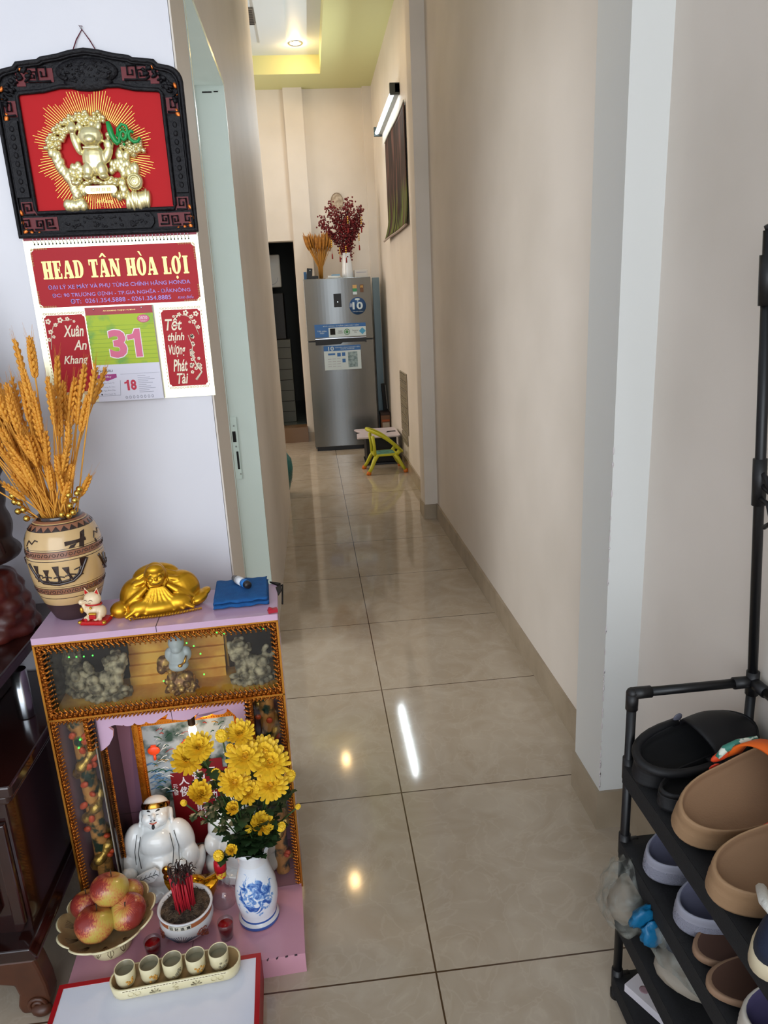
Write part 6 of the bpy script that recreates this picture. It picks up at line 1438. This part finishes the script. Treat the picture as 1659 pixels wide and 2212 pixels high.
for i, (dx, dz) in enumerate(ends):
    dy = random.uniform(-.09, .09); P2 = [V((0, 0, -.16)), V((dx*.08, dy*.1, .0)), V((dx*.45, dy*.5, dz*.5)), V((dx*.8, dy*.8, dz*.8)), V((dx, dy, dz))]
    o = MB().tube([tuple(p) for p in P2], [.003, .003, .0022, .0016, .001], 5).build('berry_branch', TWG); tag(o, BLABEL[0], 'branch', 'red berry branches in the white vase', tuple(b0))
    b = MB()
    for k in range(84):
        q = random.uniform(.12, 1)**.8; j = min(3, int(q*4)); f = q*4-j; c = P2[j].lerp(P2[j+1], f) if j < 4 else P2[4]
        b.ell(tuple(c+V((random.gauss(0, .018), random.gauss(0, .016), random.gauss(0, .015)))), random.uniform(.0070, .0092), nu=7, nv=5)
    b.build('berries', BR, o)
def tassel(x, z0, z1, lab):
    t = thing('tassel', lab, 'ornament', (x, FY+.16, z0), 0, 'tassels hanging from the berry branches')
    b = MB(); b.tube([(.243-x, .09, -(z0-FT-.24)), (0, .04, .06), (0, 0, z1-z0)], .0015, 5); b.build('cord', TWG, t)
    b = MB(); n = 4
    for k in range(n): b.ell((0, 0, -.012-.018*k), (.008, .004, .007), nu=10, nv=6)
    b.build('gold_bead', mat('tassel_gold', (196, 150, 60), .3, .6), t)
    b = MB(); b.tube([(0, 0, z1-z0+.05), (0, 0, z1-z0+.04), (0, 0, z1-z0)], [.003, .006, .007], 8); b.build('fringe', mat('tassel_red', (130, 24, 22), .7), t)
tassel(.236, 1.99, 1.83, 'tassel hanging in front of the white vase'); tassel(.175, 1.98, 1.84, 'wide red tassel just left of the white vase'); tassel(.10, 2.05, 1.87, 'red tassel hanging furthest left, over the small wheat bunch'); tassel(.37, 2.10, 1.94, 'thin tassel hanging to the right of the white vase'); tassel(.40, 2.25, 2.10, 'tassel with gold foil piece highest on the right'); tassel(.27, 2.26, 2.10, 'string of gold coins hanging in the middle of the berries')
t = thing('wheat_bunch', 'bound bunch of dried golden wheat standing on the refrigerator', 'dried wheat', (-.020, FY+.25, FT))
random.seed(17); bS = MB(); bE = MB()
for k in range(60):
    a = random.uniform(0, 6.28); q = random.random()**.5; tx, ty, tz = q*.155*cos(a)-.012, q*.07*sin(a), .36+.06*random.random()
    bS.tube([(tx*.12, ty*.2, 0), (tx*.16, ty*.2, .12), (tx*.75, ty*.8, tz-.08)], .0022, 4)
    p0 = V((tx*.75, ty*.8, tz-.10)); p1 = V((tx, ty, tz+.03)); bE.tube([tuple(p0), tuple(p0.lerp(p1, .3)), tuple(p0.lerp(p1, .7)), tuple(p1)], [.003, .0085, .007, .001], 6)
bS.build('stalks', mat('dull_straw', (176, 120, 40), .6), t)['kind'] = 'stuff'; bE.build('ears', mat('dull_wheat_ear', (180, 118, 36), .6, noise=((130, 80, 22), 40, .35, .7)), t)['kind'] = 'stuff'
t = thing('black_router', 'small upright black device standing at the left corner on the refrigerator', 'device', (-.135, FY+.22, FT))
b = MB(); b.obox((0, 0, .055), (.055, .03, .11), (0, .1, 0)); b.build('body', BLKP, t, bevel=.004); b = MB(); b.ell((.008, -.017, .09), .005); b.build('light', PALE, t)
b = MB(); b.obox((.05, .0, .018), (.07, .05, .036)); b.build('base', BLKP, t, bevel=.004)
t = thing('blue_packet', 'blue packet standing behind the black device on the refrigerator', 'packet', (-.178, FY+.28, FT)); b = MB(); b.obox((0, 0, .04), (.03, .03, .08)); b.build('packet', mat('packet_blue', (54, 96, 140), .4), t, bevel=.002)
t = thing('paper_stack', 'white and blue papers piled between the wheat bunch and the white vase', 'papers', (.10, FY+.18, FT)); b = MB(); b.obox((0, 0, .006), (.13, .12, .012), (0, 0, .2)); b.obox((.01, 0, .020), (.12, .09, .014), (0, .05, -.2)); b.build('papers', mat('paper_white', (206, 208, 206), .6), t, bevel=.001)
b = MB(); b.obox((.02, -.01, .034), (.08, .06, .012), (0, 0, .1)); b.build('blue_packet_top', mat('pale_blue_print', (120, 160, 190), .5), t)
t = thing('white_carton', 'flat white carton with grey stripe right of the white vase on the refrigerator', 'box', (.375, FY+.26, FT)); b = MB(); b.box(-.065, .065, -.08, .08, 0, .075); b.build('carton', mat('carton_white', (196, 190, 184), .6), t, bevel=.002); b = MB(); b.box(-.05, .05, -.081, -.08, .048, .054); b.build('stripe', GY, t)
t = thing('round_wall_fan', 'small oval woven hand fan on the back wall above the berry branches', 'wall ornament', (.203, 6.745, 2.46))
b = MB(); b.ell((0, -.004, 0), (.062, .006, .082), nu=28, nv=10); b.build('fan', mat('pale_woven', (196, 180, 158), .6, noise=((160, 140, 118), 40, .4, .6)), t); b = MB(); b.tube([(.062*cos(a), -.006, .082*sin(a)) for a in [2*pi*k/28 for k in range(28)]], .004, 6, closed=True); b.build('rim', mat('fan_rim', (150, 130, 110), .5), t)
# right of the refrigerator
t = thing('pale_blue_panel', 'tall pale blue grey board standing in the gap right of the refrigerator', 'board', (.535, 6.46, .49)); b = MB(); b.box(-.035, .035, -.02, .02, -.49, 1.20); b.build('board', mat('blue_grey_board', (128, 146, 152), .4), t, bevel=.003)
t = thing('black_tray', 'thin black folding tray leaning on the right wall beyond the yellow chair', 'tray', (.575, 6.30, .345), (0, R(-3), R(6))); b = MB(); b.box(-.035, .0, -.012, .012, 0, .285); b.build('panel', BLKP, t, bevel=.003); b = MB(); b.box(.001, .011, -.014, .0, .02, .27); b.build('edge', mat('grey_metal_edge', (140, 140, 138), .3, .6), t)
t = thing('cardboard_box', 'brown cardboard box with orange print on a dark crate right of the refrigerator', 'box', (.545, 6.22, .165)); b = MB(); b.box(-.05, .045, -.06, .10, 0, .15); b.build('carton', mat('brown_carton', (120, 84, 62), .7), t, bevel=.002)
b = MB(); b.box(-.040, .040, -.061, -.06, .085, .105); b.build('orange_print', mat('orange_print', (176, 84, 40), .6), t); b = MB(); b.box(-.035, .038, -.061, -.06, .025, .075); b.build('white_print', mat('carton_print_white', (186, 172, 156), .6), t); b = MB(); b.box(-.052, .047, -.062, .10, .15, .18); b.build('dark_lid', mat('dark_brown_lid', (52, 34, 28), .6), t)
t = thing('dark_crate', 'dark crate under the brown cardboard box beside the right wall', 'crate', (.545, 6.22, 0)); b = MB(); b.box(-.055, .050, -.06, .11, 0, .164); b.build('crate', mat('dark_crate_plastic', (34, 30, 30), .5), t, bevel=.004)
# child's table and chair
t = thing('kids_table', 'low child table with white top and notched corners behind the yellow chair', 'table', (.385, 5.38, 0))
b = MB(); pts = [(-.205, -.235), (-.195, -.245), (.17, -.245), (.19, -.225), (.19, .22), (.17, .24), (-.19, .24), (-.205, .22), (-.185, .13), (-.16, .09), (-.16, .02), (-.195, -.03)]
b.prism(pts, .262, .276, 'xy'); b.build('top', mat('pale_pink_white_board', (206, 192, 196), .35), t, bevel=.003)
b = MB(); b.box(.09, .17, -.02, .02, .2755, .278); b.obox((.10, -.03, .277), (.05, .02, .003), (0, 0, .7)); b.build('black_decal', DARK, t)
b = MB(); b.box(-.12, .16, -.16, .16, .02, .26); b.build('storage_body', mat('black_fabric_box', (26, 24, 24), .6), t, bevel=.006); b = MB(); b.box(-.13, .17, -.17, -.160, .0, .02); b.box(-.13, .17, -.17, .17, 0, .02); b.build('foot_frame', BLKP, t)
YC = mat('yellow_plastic', (196, 192, 46), .35); OC = mat('orange_foot_plastic', (214, 112, 30), .45)
t = thing('kids_chair', 'yellow plastic child chair with orange feet and sloping backrest ring', 'chair', (.39, 4.96, 0), R(4))
b = MB(); b.rbox(-.095, .115, -.11, .11, .150, .166, .035); b.build('seat', YC, t, bevel=.004)
b = MB(); b.rbox(-.075, .095, -.085, .085, .166, .169, .03); b.build('seat_cushion', mat('seat_picture', (96, 150, 130), .5, noise=((60, 90, 90), 30, .45, .6)), t)
for sx_, sy_ in ((-1, -1), (-1, 1), (1, -1), (1, 1)):
    b = MB(); P2 = [(sx_*.08+.01, sy_*.095, .155), (sx_*.105+.01, sy_*.11, .12), (sx_*.135+.01, sy_*.125, .06), (sx_*.16+.01, sy_*.135, .022)]
    b.tube(P2, [.024, .021, .018, .017], 10, flat=.8); lg = b.build('leg', YC, t); b = MB(); b.tube([(sx_*.158+.01, sy_*.134, .028), (sx_*.168+.01, sy_*.138, 0)], [.0195, .021], 10, flat=.85); b.build('foot', OC, lg)
b = MB()
ringp = []
for k in range(40):
    a = 2*pi*k/40; u = .5-.5*cos(a); x = .165-.30*u; z = .165+.215*u+.03*sin(pi*u); y = .115*sin(a)*(1-.12*u); ringp.append((x, y, z))
b.tube(ringp, .017, 10, closed=True, flat=.8); b.build('backrest_ring', YC, t)
b = MB()
for s in (-1, 1): b.tube([(-.085, s*.095, .155), (-.088, s*.10, .24), (-.098, s*.085, .33)], [.014, .012, .016], 8)
for s in (-1, 1): b.tube([(.10, s*.10, .155), (.13, s*.108, .19)], [.018, .018], 8)
b.build('upright', YC, t)
# teal stool edge at the left wall end
t = thing('teal_basket', 'teal plastic basket edge peeking past the end of the left wall', 'basket', (-.545, 4.30, 0))
b = MB(); b.lathe([(.10, .02), (.125, .05), (.150, .14), (.162, .22), (.155, .29), (.120, .345), (.09, .355)], 40, wob=lambda a, i, r, z: (r, z)); b.build('basket', mat('teal_plastic', (20, 104, 106), .35), t, solid=.004)
b = MB()
for k in range(9):
    for j in range(5): a = R(-45+j*7); b.ell((.1625*cos(a)*(.97 if k < 3 else 1), .1625*sin(a)*(.97 if k < 3 else 1), .12+.012*k), .0025, nu=6, nv=5)
b.build('perforation', mat('teal_dark_hole', (6, 50, 52), .6), t)['kind'] = 'stuff'
# wall picture
t = thing('hanging_picture', 'long glossy picture banner curling off the right wall under the tube lamp', 'picture', (.597, 4.9, 2.36))
def pf(u, v):
    y = .66-1.30*u; z = .39-.79*v; cur = .05*max(0, v-.8)**1.5*9*(.3+.7*(1-u)); return (-.006-cur-.008*sin(pi*v)*0-.004*sin(u*7), y, z)
pm = mat('dark_flower_print', (70, 40, 36), .6, spec=.12, coat=.03); nt = pm.node_tree; bs = nt.nodes['Principled BSDF']; tc = nt.nodes.new('ShaderNodeTexCoord'); mp = nt.nodes.new('ShaderNodeMapping'); mp.inputs['Scale'].default_value = (1, 7, 1.2)
n = nt.nodes.new('ShaderNodeTexNoise'); n.inputs['Scale'].default_value = 1.6; n.inputs['Detail'].default_value = 5; nt.links.new(tc.outputs['Object'], mp.inputs[0]); nt.links.new(mp.outputs[0], n.inputs['Vector'])
r_ = nt.nodes.new('ShaderNodeValToRGB'); e_ = r_.color_ramp.elements; e_[0].position = .40; e_[0].color = lin((28, 14, 13)); e_[1].position = .62; e_[1].color = lin((96, 62, 54)); x_ = e_.new(.52); x_.color = lin((52, 28, 24)); nt.links.new(n.outputs[0], r_.inputs[0])
sp = nt.nodes.new('ShaderNodeSeparateXYZ'); nt.links.new(tc.outputs['Object'], sp.inputs[0]); mr = nt.nodes.new('ShaderNodeMapRange'); mr.inputs['From Min'].default_value = -.05; mr.inputs['From Max'].default_value = -.22; nt.links.new(sp.outputs[2], mr.inputs[0])
n2 = nt.nodes.new('ShaderNodeTexNoise'); n2.inputs['Scale'].default_value = 2.1; nt.links.new(mp.outputs[0], n2.inputs['Vector']); mm_ = nt.nodes.new('ShaderNodeMath'); mm_.operation = 'MULTIPLY'; nt.links.new(mr.outputs[0], mm_.inputs[0])
rr_ = nt.nodes.new('ShaderNodeValToRGB'); rr_.color_ramp.elements[0].position = .48; rr_.color_ramp.elements[1].position = .56; nt.links.new(n2.outputs[0], rr_.inputs[0]); nt.links.new(rr_.outputs[0], mm_.inputs[1])
mx = nt.nodes.new('ShaderNodeMixRGB'); nt.links.new(mm_.outputs[0], mx.inputs[0]); nt.links.new(r_.outputs[0], mx.inputs[1]); mx.inputs[2].default_value = lin((96, 110, 44)); nt.links.new(mx.outputs[0], bs.inputs['Base Color'])
b = MB(); b.grid(pf, 20, 30); b.build('print', pm, t, solid=.0015)
b = MB(); b.tube([tuple(V(pf(k/16, 1))+V((-.003, 0, -.004))) for k in range(17)], .008, 8); b.build('bottom_roll', mat('curled_paper_edge', (170, 150, 140), .4), t)
b = MB(); b.tube([tuple(V(pf(k/16, 0))+V((-.002, 0, .004))) for k in range(17)], .005, 8); b.build('top_batten', mat('white_batten', (206, 214, 210), .4), t)
# pierced vent tiles in the right wall
VD = mat('vent_opening', (58, 48, 40), .7); VG = mat('vent_glaze', (152, 140, 118), .4)
for i, (ya, yb, z0, z1, lab) in enumerate(((5.17, 4.74, .335, .845, 'tall patterned vent tile panel low on the right wall'), (5.17, 4.80, .235, .315, 'small lower vent tile beneath the tall vent panel'))):
    t = thing('vent_tile', lab, 'vent', (.5985, (ya+yb)/2, z0)); h = z1-z0; w_ = (ya-yb)/2
    b = MB(); b.box(-.003, .0, -w_, w_, 0, h); b.build('recess', VD, t)
    b = MB(); nz = max(2, int(h/.07)); ny = 5
    for k in range(nz+1): b.box(-.008, -.001, -w_, w_, h*k/nz-.004, h*k/nz+.004)
    for k in range(ny+1): b.box(-.008, -.001, -w_+2*w_*k/ny-.004, -w_+2*w_*k/ny+.004, 0, h)
    for k in range(nz):
        for j in range(ny): c = (-w_+2*w_*(j+.5)/ny, h*(k+.5)/nz); b.tube([(-.005, c[0]+.026*cos(a), c[1]+.026*sin(a)) for a in [2*pi*q/10 for q in range(10)]], .004, 5, closed=True)
    b.build('grille', VG, t)
# kitchen beyond the doorway
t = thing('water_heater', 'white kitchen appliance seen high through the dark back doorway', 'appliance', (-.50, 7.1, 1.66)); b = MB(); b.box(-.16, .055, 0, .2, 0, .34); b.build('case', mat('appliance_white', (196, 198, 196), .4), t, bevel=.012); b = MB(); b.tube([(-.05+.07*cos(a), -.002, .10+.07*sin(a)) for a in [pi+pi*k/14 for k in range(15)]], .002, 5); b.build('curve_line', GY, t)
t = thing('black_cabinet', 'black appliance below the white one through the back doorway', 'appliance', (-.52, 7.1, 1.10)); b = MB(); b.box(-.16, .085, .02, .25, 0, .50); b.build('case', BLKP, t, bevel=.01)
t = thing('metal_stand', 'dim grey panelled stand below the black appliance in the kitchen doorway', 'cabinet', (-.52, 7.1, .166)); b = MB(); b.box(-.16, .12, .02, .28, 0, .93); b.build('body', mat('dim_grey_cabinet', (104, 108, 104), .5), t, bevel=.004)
b = MB()
for k in range(7): b.box(-.155, .115, .016, .02, .12+k*.12, .125+k*.12)
b.build('shelf_line', DARK, t)
